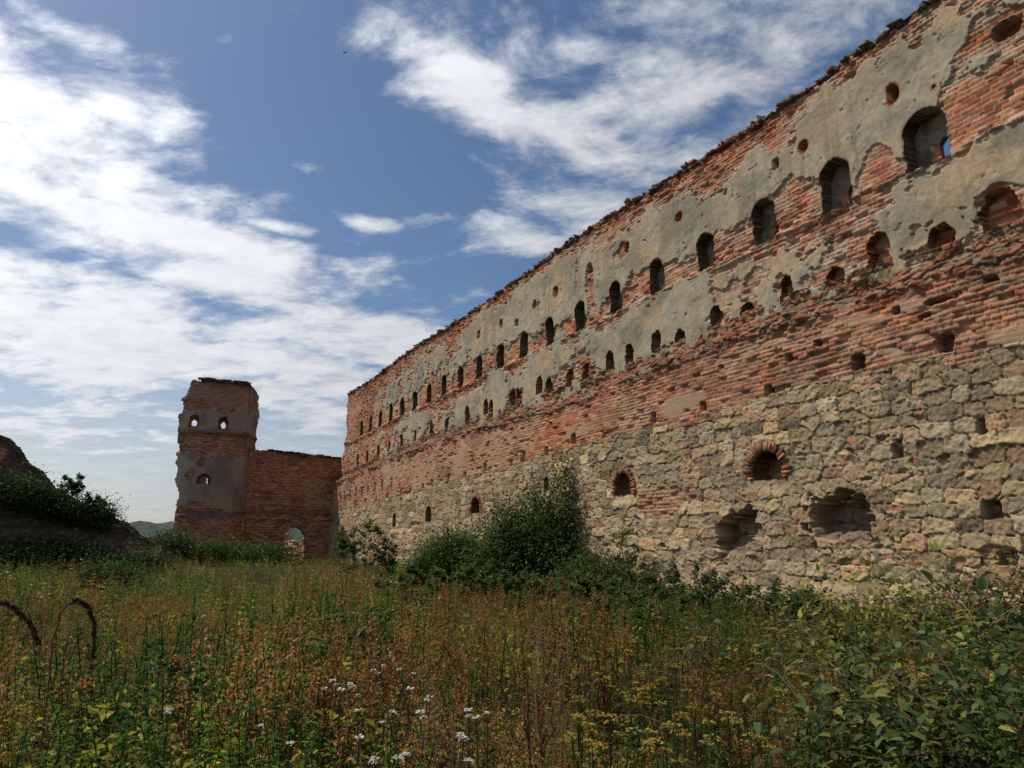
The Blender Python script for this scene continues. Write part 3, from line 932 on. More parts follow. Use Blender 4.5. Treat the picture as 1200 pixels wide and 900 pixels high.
def build_tower():
    off = .9
    c0 = END + CNRM * off
    u_r, _ = local_uv(287, 560, off)           # right edge of the front face
    u_l, _ = local_uv(206, 600, off)           # left edge at the foot
    root = empty('ruined_tower', c0 + CDIR * (u_r + u_l) / 2, 'tall ruined brick tower with grey plaster patches and small loopholes at the far corner', 'tower')
    org = c0 - (c0 + CDIR * (u_r + u_l) / 2)
    top = local_uv(250, 444, off)[1]
    Wd = u_l - u_r
    # footprint: front face, then oblique faces going back
    z = np.arange(.2, top + .3, .04)
    band_hi = local_uv(250, 507, off)[1]
    band_lo = local_uv(250, 603, off)[1]
    pl_top = local_uv(250, 535, off)[1]
    pl_bot = local_uv(250, 588, off)[1]
    up_pl = local_uv(250, 478, off)[1]
    holes = [(local_uv(228, 493, off), .62, .85, .3, .42), (local_uv(262, 496, off), .62, .85, .3, .42), (local_uv(239, 561, off), .9, .68, .5, .56)]

    def surface(S, Z, seed, front):
        er = np.clip(.5 + .4 * fbm(S * .5, Z * .6, seed + 1, 3), 0, 1)
        dep, col = brick_surface(S, Z, seed, er, tan=-.05)
        dep = dep + .10 * np.exp(-((Z - band_hi) / .16) ** 2) + .12 * sstep(band_lo + .1, band_lo - .1, Z) + .16 * np.clip((band_lo + 1.5 - Z) / 3, 0, 1)
        nz = fbm(S * .8, Z * .8, seed + 2, 5)
        p = np.minimum(np.minimum(pl_top - Z, Z - pl_bot) + .25, .42) + .55 * nz + .15 * fbm(S * 3, Z * 3, seed + 4, 3)
        p2 = np.minimum(np.minimum(up_pl - Z, Z - band_hi - .15), .3) + .45 * fbm(S * .7 + 4, Z * .7, seed + 3, 5) - .05
        p = np.maximum(p, p2)
        pl = p > 0
        pc = mixc(np.broadcast_to(np.array([.36, .285, .21]), S.shape + (3,)), (.22, .18, .14), sstep(-.2, .7, fbm(S, Z * .8, seed + 5, 4)))
        dep = np.where(pl, .035, dep); col = np.where(pl[..., None], pc, col * .95)
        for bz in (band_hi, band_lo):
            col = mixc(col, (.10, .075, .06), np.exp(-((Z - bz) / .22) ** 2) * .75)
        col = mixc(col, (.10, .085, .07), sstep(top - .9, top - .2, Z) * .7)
        grey = sstep(top - 1.7, top - 1.2, Z) * sstep(-.2, .5, fbm(S * .8, Z, seed + 6, 4))
        col = mixc(col, (.34, .27, .21), grey * .6)
        wash = sstep(-.1, .6, fbm(S * .6 + 2, Z * .5, seed + 9, 4))
        col = mixc(col, (.24, .18, .14), wash * .35)
        return dep, col
    # front
    s = np.arange(u_r - .02, u_l + .9, .045)
    S, Z = np.meshgrid(s, z)
    dep, col = surface(S, Z, 180, True)
    dep = dep - .55 * np.abs((S - (u_r + u_l) / 2) / (Wd / 2)) ** 3
    jag = .20 * (hsh(np.floor(Z / .3), Z * 0, 186) - .5) + .2 * fbm(Z * .9, Z * 0, 187, 3)
    lp = [local_uv(a_, b_, off) for a_, b_ in ((199, 640), (201, 606), (206, 596), (208, 560), (210, 530), (212, 500), (215, 470), (219, 452), (224, 445))]
    left = np.interp(Z, [q[1] for q in lp], [q[0] for q in lp])
    keep = (S < left + jag) & (Z < top - .12 + .12 * fbm(S * 1.2, S * 0, 188, 3) + .1 * (hsh(np.floor(S / .35), S * 0, 189) - .5))
    for (hs, hz), w, h, sw, sh in holes:
        keep &= arch_dist(S, Z, hs, hz, w, h, .03, 190) > 0
    sheet('front_face', s, z, dep, col, cells(keep.astype(float)) > .6, org, CDIR, CNRM, .7, M_WALL, root, True)
    for i, ((hs, hz), w, h, sw, sh) in enumerate(holes):
        s_ = np.arange(hs - w / 2 - .1, hs + w / 2 + .15, .05); z_ = np.arange(hz - h / 2 - .1, hz + h / 2 + .15, .05)
        S_, Z_ = np.meshgrid(s_, z_)
        d_, c_ = brick_surface(S_, Z_, 195 + i, np.full(S_.shape, .4), tan=-.5)
        k_ = arch_dist(S_, Z_, hs - .04, hz - .1, sw, sh, .03, 198 + i) > 0
        sheet('loophole', s_, z_, d_ * .5 - .4, c_ * .7, cells(k_.astype(float)) > .6, org, CDIR, CNRM, .62, M_BRICK, root, True)
    # oblique right face, going back and towards the long wall, and the left flank
    px_r = local_uv(302, 470, off)[0]
    a = org + CDIR * (u_r - .0) - CNRM * .5
    for nm, start, ang, length, sd in (('right_face', a, 62, 2.4, 210), ('left_face', org + CDIR * (u_l - .75) - CNRM * .8, 112, 3.2, 240)):
        th = math.radians(ang)
        sg = -1 if nm == 'right_face' else 1
        if nm == 'right_face':
            ud = -CDIR * math.cos(th) - CNRM * math.sin(th)
        else:
            ud = -CDIR * math.cos(math.radians(75)) - CNRM * math.sin(math.radians(75))
        nrm = np.array([ud[1], -ud[0], 0.0])
        mid = -CDIR * sg * -1
        if nrm @ (CDIR * sg) < 0: nrm = -nrm
        s = np.arange(-.02, length, .05)
        S, Z = np.meshgrid(s, z)
        dep, col = surface(S + 9 * (sd == 210), Z, sd, False)
        dep = dep * sstep(0, .2, S) if nm == 'right_face' else dep - .5 * sstep(2, 12, Z)
        lim = length + .22 * (hsh(np.floor(Z / .3), Z * 0, sd + 6) - .5) + .2 * fbm(Z * .9, Z * 0, sd + 7, 3) - .5
        drop = .55 * sstep(.2, length - .4, S) if nm == 'right_face' else .6 * S
        keep = (S < lim) & (Z < top - .12 - drop + .12 * fbm(S * 1.2, S * 0, sd + 8, 3))
        sheet(nm, s, z, dep, col, cells(keep.astype(float)) > .6, start, ud, nrm, .6, M_WALL, root, True)
    b = Bag(); rng = np.random.default_rng(9)
    for k in range(60):
        ss = rng.uniform(u_r, u_l - .9)
        V, Q = rough_block(org + CDIR * ss - CNRM * rng.uniform(-.02, .6) + np.array([0, 0, top - .1 + rng.normal(0, .05)]), CDIR, CNRM, np.array([0, 0, 1.]), (.25 + .4 * rng.random(), .4, .14), .14, rng)
        b.add(V, Q, np.array([.10, .08, .065]) * (.7 + .6 * rng.random()))
    link('coping', b.mesh('coping'), root, M_STONE)
    return c0, u_r, u_l, top


TOWER = build_tower()


def build_left_ruin():
    """the stump of a curtain wall on the left, its crown sloping down to the meadow"""
    Y0 = 40.0
    p0 = at(140, 634, Y0)
    udir = np.array([-math.cos(.25), -math.sin(.25), 0.0])
    nrm = np.array([udir[1] * -1, udir[0], 0.0])
    if nrm[1] > 0: nrm = -nrm
    root = empty('ruined_rampart', (p0[0] + udir[0] * 6, p0[1] + udir[1] * 6, 0), 'dark overgrown stump of a rampart sloping down to the meadow on the left', 'ruined wall')
    org = np.array([p0[0], p0[1], 0]) - np.array([p0[0] + udir[0] * 6, p0[1] + udir[1] * 6, 0])
    e = np.array([0, 0, EYE])

    def uv(px, py):
        r = pix(px, py); o = np.array([p0[0], p0[1], 0])
        t = ((o - e) @ nrm) / (r @ nrm)
        p = e + r * t
        return float((p - o) @ udir), float(p[2])
    prof = [(176, 634), (150, 622), (132, 606), (112, 595), (90, 590), (60, 576), (38, 555), (33, 546), (15, 533), (4, 515), (-12, 505), (-60, 498), (-140, 490), (-260, 490)]
    pu = [uv(*p) for p in prof]
    s = np.arange(-2.0, 26, .07); z = np.arange(-.3, 10, .06)
    S, Z = np.meshgrid(s, z)
    topz = np.interp(S, [p[0] for p in pu], [p[1] for p in pu]) - .1
    loose = np.clip(.55 + .3 * fbm(S * .4, Z * .5, 221, 3), 0, 1)
    dep, col = stone_surface(S, Z, 220, loose)
    bd, bc = brick_surface(S, Z, 225, np.full(S.shape, .6), tan=.1)
    b = sstep(4.6, 5.2, Z + .5 * fbm(S * .5, Z * .5, 226, 3))
    dep = dep * (1 - b) + bd * b; col = mixc(col, (0, 0, 0), b * 0) * (1 - b)[..., None] + bc * b[..., None]
    for lz in (uv(60, 596)[1], uv(60, 605)[1], uv(60, 612)[1] - .2):
        dep = dep + .18 * sstep(lz + .1, lz, Z)
        col = mixc(col, (.10, .085, .06), np.exp(-((Z - lz + .04) / .09) ** 2) * .7)
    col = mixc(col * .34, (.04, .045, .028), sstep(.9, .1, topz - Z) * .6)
    dep = dep - 1.2 * sstep(1.6, 0, topz - Z) ** 1.5
    keep = Z < topz + .15 * (hsh(np.floor(S / .45), S * 0, 228) - .5) + .12 * fbm(S * 1.1, S * 0, 229, 3)
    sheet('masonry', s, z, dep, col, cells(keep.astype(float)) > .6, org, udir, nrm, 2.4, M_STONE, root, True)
    return uv, np.array([p0[0], p0[1], 0]), udir, nrm


RUIN = build_left_ruin()

# ------------------------------------------------------------------ plants: building blocks
UPV = np.array([0, 0, 1.0])


def unit(v):
    return v / np.maximum(np.linalg.norm(v, axis=-1, keepdims=True), 1e-9)


def leaves(base, dirn, ln, wd, col, rng, fold=.25):
    """one folded four-cornered leaf per row"""
    n = len(base)
    dirn = unit(dirn)
    side = unit(np.cross(dirn, unit(UPV + rng.normal(0, .45, (n, 3)))))
    nrm = np.cross(side, dirn)
    ln = np.broadcast_to(ln, (n,))[:, None]; wd = np.broadcast_to(wd, (n,))[:, None]
    mid = base + dirn * ln * .42 + nrm * ln * .06
    a = mid + side * wd / 2 + nrm * wd * fold; b = mid - side * wd / 2 + nrm * wd * fold
    tip = base + dirn * ln - nrm * ln * .10
    V = np.stack([base, a, tip, b], 1).reshape(-1, 3)
    F = np.arange(n * 4).reshape(-1, 4)
    C = np.repeat(np.broadcast_to(col, (n, 3)), 4, 0)
    return V, F, C


def round_leaves(base, dirn, ln, wd, col, rng, fold=.18):
    """broad leaf of three quads with a midrib, rounded outline and drooping tip"""
    n = len(base)
    dirn = unit(dirn)
    side = unit(np.cross(dirn, unit(UPV + rng.normal(0, .4, (n, 3)))))
    nrm = np.cross(side, dirn)
    ln = np.broadcast_to(ln, (n,))[:, None]; wd = np.broadcast_to(wd, (n,))[:, None]
    P = lambda t, w, z: base + dirn * ln * t + side * wd * w + nrm * (wd * z - ln * .35 * t * t)
    V = np.stack([P(0, 0, 0), P(.16, .42, fold), P(.58, .44, fold), P(1, 0, 0), P(.58, -.44, fold), P(.16, -.42, fold), P(.45, 0, 0)], 1).reshape(-1, 3)
    k = np.arange(n)[:, None] * 7
    F = np.concatenate([k + np.array([0, 6, 2, 1]), k + np.array([6, 4, 3, 2]), k + np.array([0, 5, 4, 6])])
    return V, F, np.repeat(np.broadcast_to(col, (n, 3)), 7, 0)


def blades(base, dirn, ln, wd, col, rng, droop=.5):
    """grass blades of two quads, bending over"""
    n = len(base)
    dirn = unit(dirn)
    a = rng.uniform(0, 6.283, n)
    side = np.stack([np.cos(a), np.sin(a), 0 * a], -1)
    ln = np.broadcast_to(ln, (n,))[:, None]; wd = np.broadcast_to(wd, (n,))[:, None]
    out = unit(np.stack([dirn[:, 0], dirn[:, 1], 0 * a], -1) + 1e-6)
    m = base + dirn * ln * .55
    t = m + unit(dirn + out * droop - UPV * droop * .3) * ln * .5
    V = np.stack([base - side * wd / 2, base + side * wd / 2, m - side * wd * .4, m + side * wd * .4, t - side * wd * .06, t + side * wd * .06], 1).reshape(-1, 3)
    k = np.arange(n)[:, None] * 6
    F = np.concatenate([k + np.array([0, 1, 3, 2]), k + np.array([2, 3, 5, 4])])
    return V, F, np.repeat(np.broadcast_to(col, (n, 3)), 6, 0)


def tube(pts, rad, sides=5):
    pts = np.asarray(pts, float); n = len(pts)
    rad = np.broadcast_to(rad, (n,))
    tan = unit(np.gradient(pts, axis=0))
    ref = np.array([.31, .93, .2]) if abs(tan[0][2]) > .8 else UPV
    x = unit(np.cross(tan, ref)); y = np.cross(tan, x)
    a = np.linspace(0, 2 * np.pi, sides, endpoint=False)
    V = pts[:, None] + rad[:, None, None] * (np.cos(a)[None, :, None] * x[:, None] + np.sin(a)[None, :, None] * y[:, None])
    i, j = np.meshgrid(np.arange(n - 1), np.arange(sides), indexing='ij')
    j2 = (j + 1) % sides
    F = np.stack([i * sides + j, i * sides + j2, (i + 1) * sides + j2, (i + 1) * sides + j], -1).reshape(-1, 4)
    return V.reshape(-1, 3), F


def rdir(rng, n, zlo=-.2, zhi=1.0):
    a = rng.uniform(0, 6.283, n); z = rng.uniform(zlo, zhi, n)
    r = np.sqrt(np.maximum(0, 1 - np.clip(z, -1, 1) ** 2))
    return np.stack([np.cos(a) * r, np.sin(a) * r, z], -1)


def jit(col, rng, n, amt=.3):
    return np.asarray(col) * (1 + rng.uniform(-amt, amt, (n, 1))) * (1 + rng.uniform(-.08, .08, (n, 3)))


def bent_stem(rng, h, lean=.26, k=5):
    a = rng.uniform(0, 6.283); b = rng.uniform(0, 6.283)
    t = np.linspace(0, 1, k)
    l1, l2 = rng.uniform(0, lean) * h, rng.uniform(0, lean * .6) * h
    return np.stack([np.cos(a) * l1 * t ** 1.6 + np.cos(b) * l2 * np.sin(t * 3), np.sin(a) * l1 * t ** 1.6 + np.sin(b) * l2 * np.sin(t * 3), h * t], -1)


def along(pts, t):
    x = t * (len(pts) - 1); i = np.minimum(x.astype(int), len(pts) - 2); f = (x - i)[:, None]
    return pts[i] * (1 - f) + pts[i + 1] * f


G_DARK, G_MID, G_YEL = (.058, .11, .022), (.11, .19, .03), (.27, .26, .045)
RUST, STRAW, BROWN = (.38, .18, .06), (.47, .35, .16), (.20, .125, .055)


def weed_leafy(rng, h, nl, ll, lw, col, stemcol, top=None, ntop=0, sides=3):
    b = Bag()
    st = bent_stem(rng, h)
    V, F = tube(st, np.linspace(.006, .0025, 5), sides); b.add(V, F, np.array(stemcol))
    t = rng.uniform(.08, 1, nl) ** .8
    d = rdir(rng, nl, -.1, .7)
    b.add(*leaves(along(st, t), d, ll * (1.2 - .7 * t) * rng.uniform(.7, 1.2, nl), lw * (1.2 - .7 * t), jit(col, rng, nl), rng))
    if ntop:
        nb = 6
        for k in range(nb):
            p = along(st, np.array([rng.uniform(.6, .95)]))[0]
            q = p + rdir(rng, 1, .5, 1)[0] * rng.uniform(.06, .16) * h / .8
            m = ntop // nb
            tt = rng.uniform(.2, 1.05, (m, 1))
            pos = p + (q - p) * tt + rng.normal(0, .010, (m, 3))
            b.add(*leaves(pos, rdir(rng, m, -.3, 1), rng.uniform(.009, .020, m), .010, jit(top, rng, m, .45), rng))
    return b


def weed_grass(rng, n, h, col, wd=.006, spread=.12):
    b = Bag()
    base = np.concatenate([rng.normal(0, spread * .5, (n, 2)), np.zeros((n, 1))], 1)
    d = rdir(rng, n, .62, 1.0)
    b.add(*blades(base, d, h * rng.uniform(.5, 1.1, n), wd, jit(col, rng, n, .3), rng, 1.3))
    return b


def weed_panicle(rng, h, col, headcol, nstem=4, nhead=22):
    b = Bag()
    for k in range(nstem):
        st = bent_stem(rng, h * rng.uniform(.75, 1.1), .25) + np.array([rng.normal(0, .05), rng.normal(0, .05), 0])
        V, F = tube(st, np.linspace(.004, .0018, 5), 3); b.add(V, F, np.array(col))
        t = rng.uniform(.6, 1, nhead)
        pos = along(st, t) + rng.normal(0, .018, (nhead, 3)) * (1.35 - t[:, None])
        b.add(*leaves(pos, rdir(rng, nhead, .2, 1), rng.uniform(.014, .032, nhead), .012, jit(headcol, rng, nhead, .35), rng))
    return b


def weed_broad(rng, n, size, h, col):
    b = Bag()
    r = rng.uniform(0, .22, n); a = rng.uniform(0, 6.283, n)
    pos = np.stack([r * np.cos(a), r * np.sin(a), rng.uniform(.08, 1, n) * h], -1)
    d = np.stack([np.cos(a), np.sin(a), rng.uniform(-.4, .5, n)], -1) + rng.normal(0, .3, (n, 3))
    b.add(*leaves(pos, d, size * rng.uniform(.6, 1.3, n), size * rng.uniform(.4, .65, n), jit(col, rng, n, .35), rng))
    return b


def packed(b):
    return np.concatenate(b.V), np.concatenate(b.F), np.concatenate(b.C)


def scatter(bank, which, pos, scale, rot, tint):
    """copies of the templates into one big mesh"""
    VV, FF, CC = [], [], []; off = 0
    for k, (V, F, C) in enumerate(bank):
        m = np.nonzero(which == k)[0]
        if len(m) == 0: continue
        c, s = np.cos(rot[m])[:, None], np.sin(rot[m])[:, None]
        sc = scale[m][:, None]
        x = (V[None, :, 0] * c - V[None, :, 1] * s) * sc + pos[m, 0][:, None]
        y = (V[None, :, 0] * s + V[None, :, 1] * c) * sc + pos[m, 1][:, None]
        z = V[None, :, 2] * sc + pos[m, 2][:, None]
        VV.append(np.stack([x, y, z], -1).reshape(-1, 3))
        CC.append((C[None] * tint[m][:, None]).reshape(-1, 3))
        FF.append((F[None] + (np.arange(len(m)) * len(V))[:, None, None] + off).reshape(-1, 4))
        off += len(m) * len(V)
    return np.concatenate(VV), np.concatenate(FF), np.concatenate(CC)


def free_ground(x, y):
    """open meadow: not inside a wall or under the ruins"""
    p = np.stack([x, y, 0 * x], -1)
    ok = p @ WNRM > -PLANE + LOWER_OFF + .25
    rel = p - END
    ok &= ~((rel @ CDIR < 13) & (rel @ CNRM < .1) & (rel @ CDIR > -1))
    _, o, ud, nr = RUIN
    q = p - o
    ok &= ~((q @ ud > -2.0) & (q @ nr < .2) & (q @ nr > -3))
    return ok


def build_meadow():
    rng = np.random.default_rng(21)

    def bank(lod):
        f = (1.0, .55, .28)[lod]; w = (1, 1.5, 2.6)[lod]
        T = []
        n = lambda k: max(3, int(k * f))
        T += [weed_leafy(rng, .85, n(60), .085 * w ** .6, .026 * w, G_DARK, (.05, .06, .025)) for _ in range(3)]           # 0-2
        T += [weed_leafy(rng, .75, n(55), .07 * w ** .6, .02 * w, G_MID, (.07, .07, .03)) for _ in range(3)]             # 3-5
        T += [weed_leafy(rng, .85, n(22), .07 * w ** .6, .02 * w, (.19, .16, .05), (.17, .11, .05), RUST, n(90)) for _ in range(3)]   # 6-8
        T += [weed_panicle(rng, .85, (.22, .14, .07), RUST if k < 2 else (.38, .25, .10), n(5), n(24)) for k in range(3)]   # 9-11
        T += [weed_grass(rng, n(44), .72, (.20, .19, .06), .007 * w) for _ in range(2)]                                      # 12-13
        T += [weed_grass(rng, n(40), .8, STRAW, .005 * w) for _ in range(2)]                                                   # 14-15
        T += [weed_broad(rng, n(44), .075 * w ** .6, .45, G_MID) for _ in range(2)]                                            # 16-17
        T += [weed_broad(rng, n(40), .06 * w ** .6, .6, G_YEL) for _ in range(2)]                                              # 18-19
        T += [weed_leafy(rng, .7, n(40), .05 * w ** .6, .016 * w, (.24, .13, .05), BROWN) for _ in range(2)]             # 20-21
        return [packed(b) for b in T]
    groups = {'g': [0, 1, 2, 3, 4, 5], 'r': [6, 7, 8, 9, 10, 11, 20, 21], 's': [14, 15, 12], 'o': [12, 13, 18, 19, 3, 4], 'b': [16, 17, 4, 5, 18]}
    VV, FF, CC, off = [], [], [], 0
    for lod, (r0, r1, cnt) in enumerate(((2.0, 7.0, 4600), (7.0, 18.0, 12500), (18.0, 66.0, 24000))):
        bk = bank(lod)
        r = np.sqrt(rng.uniform(r0 ** 2, r1 ** 2, cnt)) if lod < 2 else r0 * (r1 / r0) ** rng.uniform(0, 1, cnt)
        a = rng.uniform(-.80, .92, cnt)
        x, y = r * np.sin(a), r * np.cos(a)
        ok = free_ground(x, y)
        x, y, r, a = x[ok], y[ok], r[ok], a[ok]
        m = len(x)
        dw = np.stack([x, y, 0 * x], -1) @ WNRM + PLANE - LOWER_OFF
        n1 = fbm(x * .45, y * .45, 301, 3); n2 = fbm(x * .8 + 40, y * .8, 302, 3)
        wall_b = sstep(5.0, 1.2, dw) * sstep(45, 30, y)
        near_b = sstep(5.5, 3.0, r)
        left_far = sstep(14, 22, r) * sstep(-.15, -.35, a)
        wg = .42 + .8 * n1 + .35 * sstep(-.15, .25, a) + 1.9 * wall_b + .25 * near_b + .6 * sstep(.0, .3, a) * sstep(3, 6, r)
        wr = .46 - .75 * n1 + .30 * sstep(5, 11, r) - 1.2 * wall_b - .15 * near_b
        wb = .12 + .6 * near_b + .3 * n2 + .3 * sstep(.2, .5, a)
        wo = .65 + .6 * n2
        ws = .02 + .22 * fbm(x * .5, y * .5 + 9, 303, 2) + .12 * left_far
        W = np.maximum(np.stack([wg, wr, wb, wo, ws], -1), .01)
        W = W ** 1.7
        W = np.cumsum(W / W.sum(1, keepdims=True), 1)
        pick = (rng.random((m, 1)) > W).sum(1).clip(0, 4)
        which = np.zeros(m, int)
        for k, key in enumerate('grbos'):
            mm = pick == k
            which[mm] = np.array(groups[key])[rng.integers(0, len(groups[key]), mm.sum())]
        pos = np.stack([x, y, ground_z(x, y) - .02], -1)
        hf = rng.uniform(.5, 1.25, m) * (1 + .45 * fbm(x * .55, y * .55, 304, 3)) * (1 + .25 * wall_b)
        hf *= np.interp(r, [2, 4, 6.5, 10, 16, 30, 60], [.80, .92, .92, .86, .76, .80, .95]) * (1 - .42 * sstep(4.5, 2.2, dw) * sstep(30, 22, y))
        t = (1.16 + .42 * fbm(x * .7, y * .7, 305, 3))[:, None] * (1 + rng.uniform(-.1, .1, (m, 3)))
        V, F, C = scatter(bk, which, pos, hf, rng.uniform(0, 6.283, m), t)
        VV.append(V); FF.append(F + off); CC.append(C); off += len(V)
    o = link('meadow_weeds', mesh_np('meadow_weeds', np.concatenate(VV), np.concatenate(FF), np.concatenate(CC)), None, M_WEED)
    tag(o, 'tangle of rust brown and green weeds and grasses covering the meadow', 'weeds', None, 'stuff')


build_meadow()


def build_wall_grass():
    """dry grass rooted in the ledge and along the crown of the ruins"""
    rng = np.random.default_rng(31)
    T = [packed(weed_grass(rng, 16, .30, STRAW, .006, .1)), packed(weed_grass(rng, 14, .26, (.10, .10, .04), .006, .1)), packed(weed_broad(rng, 26, .05, .22, (.06, .075, .025))),
         packed(weed_panicle(rng, .4, (.16, .11, .06), (.15, .09, .05), 3, 12))]
    P = []
    for k in range(420):
        s = rng.uniform(3, 55.5)
        if rng.random() > .35 + .5 * (vnoise(np.array([s * .5]), np.array([2.0]), 5)[0]): continue
        P.append(np.append(FOOT + WD * s + WNRM * rng.uniform(.03, .45), 0) [:3] + UPV * (float(ledge_z(s)) - .02 + rng.uniform(-.25, .05)))
    for s, m in ((9.95, 9), (9.6, 5), (11.0, 4), (8.5, 2)):
        for k in range(m):
            P.append(FOOT + WD * (s + rng.normal(0, .18)) + WNRM * rng.uniform(.05, .4) + UPV * (float(ledge_z(s)) - .05))
    n_ledge = len(P)
    for k in range(260):
        s = 3 + 52 * rng.random()
        if rng.random() > .25 + .6 * sstep(8, 40, s): continue
        P.append(FOOT + WD * s - WNRM * rng.uniform(.02, .5) + UPV * (float(top_z(s)) - .05))
    c0, ur, ul, top = TOWER
    for k in range(70):
        P.append(c0 + CDIR * rng.uniform(ur, ul - 1) - CNRM * rng.uniform(.0, .5) + UPV * (top - .05))
    t0 = local_uv(398, 537)[1]; t1 = local_uv(303, 527)[1]
    for k in range(26):
        q = rng.uniform(0, 5.4)
        P.append(END + CDIR * q - CNRM * rng.uniform(0, .5) + UPV * (t0 + (t1 - t0) * q / 5.2 + .03))
    P = np.array(P); m = len(P)
    sc = rng.uniform(.5, 1.2, m); sc[n_ledge:] *= .75
    sc[n_ledge - 20:n_ledge] *= 1.4
    V, F, C = scatter(T, rng.integers(0, 4, m), P, sc, rng.uniform(0, 6.28, m), .8 + .3 * rng.random((m, 3)))
    tag(link('wall_grass', mesh_np('wall_grass', V, F, C), None, M_WEED), 'dry grass and small weeds growing on the ledge and tops of the walls', 'grass', None, 'stuff')


build_wall_grass()


def shrub(name, label, cat, base, lobes, nclump, per, leaf, cols, seed, group=None, stems=5, upward=.25, stemcol=(.09, .07, .05), leaf_fn=leaves):
    """leafy shrub: bent branches out to clumps of leaves filling uneven lobes"""
    rng = np.random.default_rng(seed)
    root = empty(name, base, label, cat, group)
    fb, sb = Bag(), Bag()
    vol = np.array([l[3] * l[4] * l[5] for l in lobes]) ** .62
    vol /= vol.sum()
    li = rng.choice(len(lobes), nclump, p=vol)
    L = np.array(lobes)[li]
    d = rdir(rng, nclump, -.85, 1)
    rr = rng.uniform(.15, 1.0, nclump) ** .45 * rng.uniform(.8, 1.12, nclump)
    cc = L[:, :3] + d * rr[:, None] * L[:, 3:6]
    cc = cc[cc[:, 2] > (.05 if min(l[2] for l in lobes) > .2 else -1)]; n = len(cc)
    cl_size = leaf * rng.uniform(1.6, 3.4, n)
    pos = np.repeat(cc, per, 0) + rng.normal(0, 1, (n * per, 3)) * np.repeat(cl_size, per)[:, None]
    dirs = rdir(rng, n * per, -.5, .9) + np.repeat(unit(cc - np.array(lobes)[:, :3].mean(0)), per, 0) * .6 + UPV * upward
    tone = np.repeat(rng.uniform(.65, 1.35, n), per)[:, None]
    ci = np.array(cols)[np.repeat(rng.integers(0, len(cols), n), per)]
    fb.add(*leaf_fn(pos, dirs, leaf * rng.uniform(.7, 1.4, n * per), leaf * rng.uniform(.42, .72, n * per), ci * tone * rng.uniform(.75, 1.25, (n * per, 1)), rng))
    link('foliage', fb.mesh('foliage'), root, M_LEAF)
    H = max(l[2] + l[5] for l in lobes)
    for k in range(stems):
        l = lobes[k % len(lobes)]
        tip = np.array(l[:3]) + rdir(rng, 1, .3, 1)[0] * np.array(l[3:6]) * .8
        st = np.array([rng.normal(0, .12), rng.normal(0, .12), -.05])
        t = np.linspace(0, 1, 7)[:, None]
        pts = st * (1 - t) + tip * t + np.sin(t * math.pi) * rng.normal(0, .12, 3) + np.array([0, 0, .25]) * np.sin(t * math.pi)
        V, F = tube(pts, np.linspace(.012 * H + .01, .005, 7), 6); sb.add(V, F, np.array(stemcol))
        for j in range(7):
            q = pts[rng.integers(2, 7)]
            e = cc[np.argmin(np.linalg.norm(cc - (q + rng.normal(0, .5, 3)), axis=1))]
            V, F = tube(np.stack([q, (q + e) / 2 + rng.normal(0, .04, 3), e]), np.array([.008, .006, .003]), 4); sb.add(V, F, np.array(stemcol))
    link('branches', sb.mesh('branches', True), root, M_WOOD)
    return root


def gpt(px, dist):
    """ground point under a pixel column, dist metres ahead"""
    p = at(px, 634, dist)
    return np.array([p[0], p[1], float(ground_z(p[0], p[1]))])


DK = [(.036, .075, .02), (.05, .095, .026), (.07, .12, .034), (.10, .15, .045)]
MD = [(.06, .11, .03), (.08, .14, .036), (.11, .17, .046)]

b0 = gpt(625, 25.2)
shrub('elder_bush', 'large dark green bush standing against the middle of the long wall', 'bush', b0,
      [(-.2, 0, 1.1, 1.5, 1.0, 1.0), (.8, .3, 1.2, .9, .8, 1.2), (.15, .2, 2.1, .8, .7, .8), (-.75, -.1, 1.6, .55, .6, .8), (1.0, .4, 2.7, .33, .35, 1.25),
       (.05, .2, 2.95, .28, .3, .65), (-1.5, -.2, .75, .9, .7, .8), (.5, -.5, .9, 1.4, .7, .95), (-.6, .1, 1.2, 1.2, .8, .9), (.95, .4, 3.75, .18, .2, .55), (1.35, .3, 2.4, .2, .25, .6), (-1.05, .1, 2.3, .25, .25, .5), (-1.35, 0, 1.7, .25, .25, .5)], 1350, 13, .12, DK[1:] + MD, 51, None, 17)
b1 = gpt(523, 27.0)
shrub('bush', 'rounded mid green bush left of the large dark bush by the wall', 'bush', b1,
      [(-.1, 0, .75, 1.0, .9, .9), (.9, .1, .8, .9, .8, 1.0), (-.7, 0, .55, .6, .6, .6), (1.4, .2, .6, .7, .7, .6), (.3, 0, 1.25, .65, .6, .6)], 1300, 16, .09, MD, 52, None, 6)
shrub('bush', 'low leafy growth at the right foot of the large dark bush', 'bush', gpt(690, 22.5),
      [(0, 0, .5, .8, .6, .55), (.7, .1, .45, .6, .5, .5), (-.5, 0, .4, .5, .5, .5)], 420, 14, .085, MD, 53, None, 4)
shrub('bush', 'broad green bush at the left corner of the ruined tower', 'bush', gpt(197, 46),
      [(-.3, 0, .8, 1.5, 1.0, .9), (1.2, 0, .65, 1.2, .9, .7), (-1.6, 0, .5, .9, .8, .6), (.2, 0, 1.3, .7, .7, .6)], 900, 13, .14, MD + DK[:1], 54, None, 5)
shrub('bush', 'low green bush under the front of the ruined tower', 'bush', gpt(263, 47),
      [(0, 0, .6, 1.1, .8, .65), (1.3, 0, .45, 1.0, .8, .5), (-1, 0, .5, .8, .7, .5)], 600, 12, .14, MD, 55, None, 4)
shrub('bush', 'low green bush in front of the cross wall beside the gateway', 'bush', gpt(312, 48.5),
      [(0, 0, .5, .9, .8, .55), (.8, 0, .4, .6, .6, .4)], 340, 12, .14, DK, 56, None, 4)
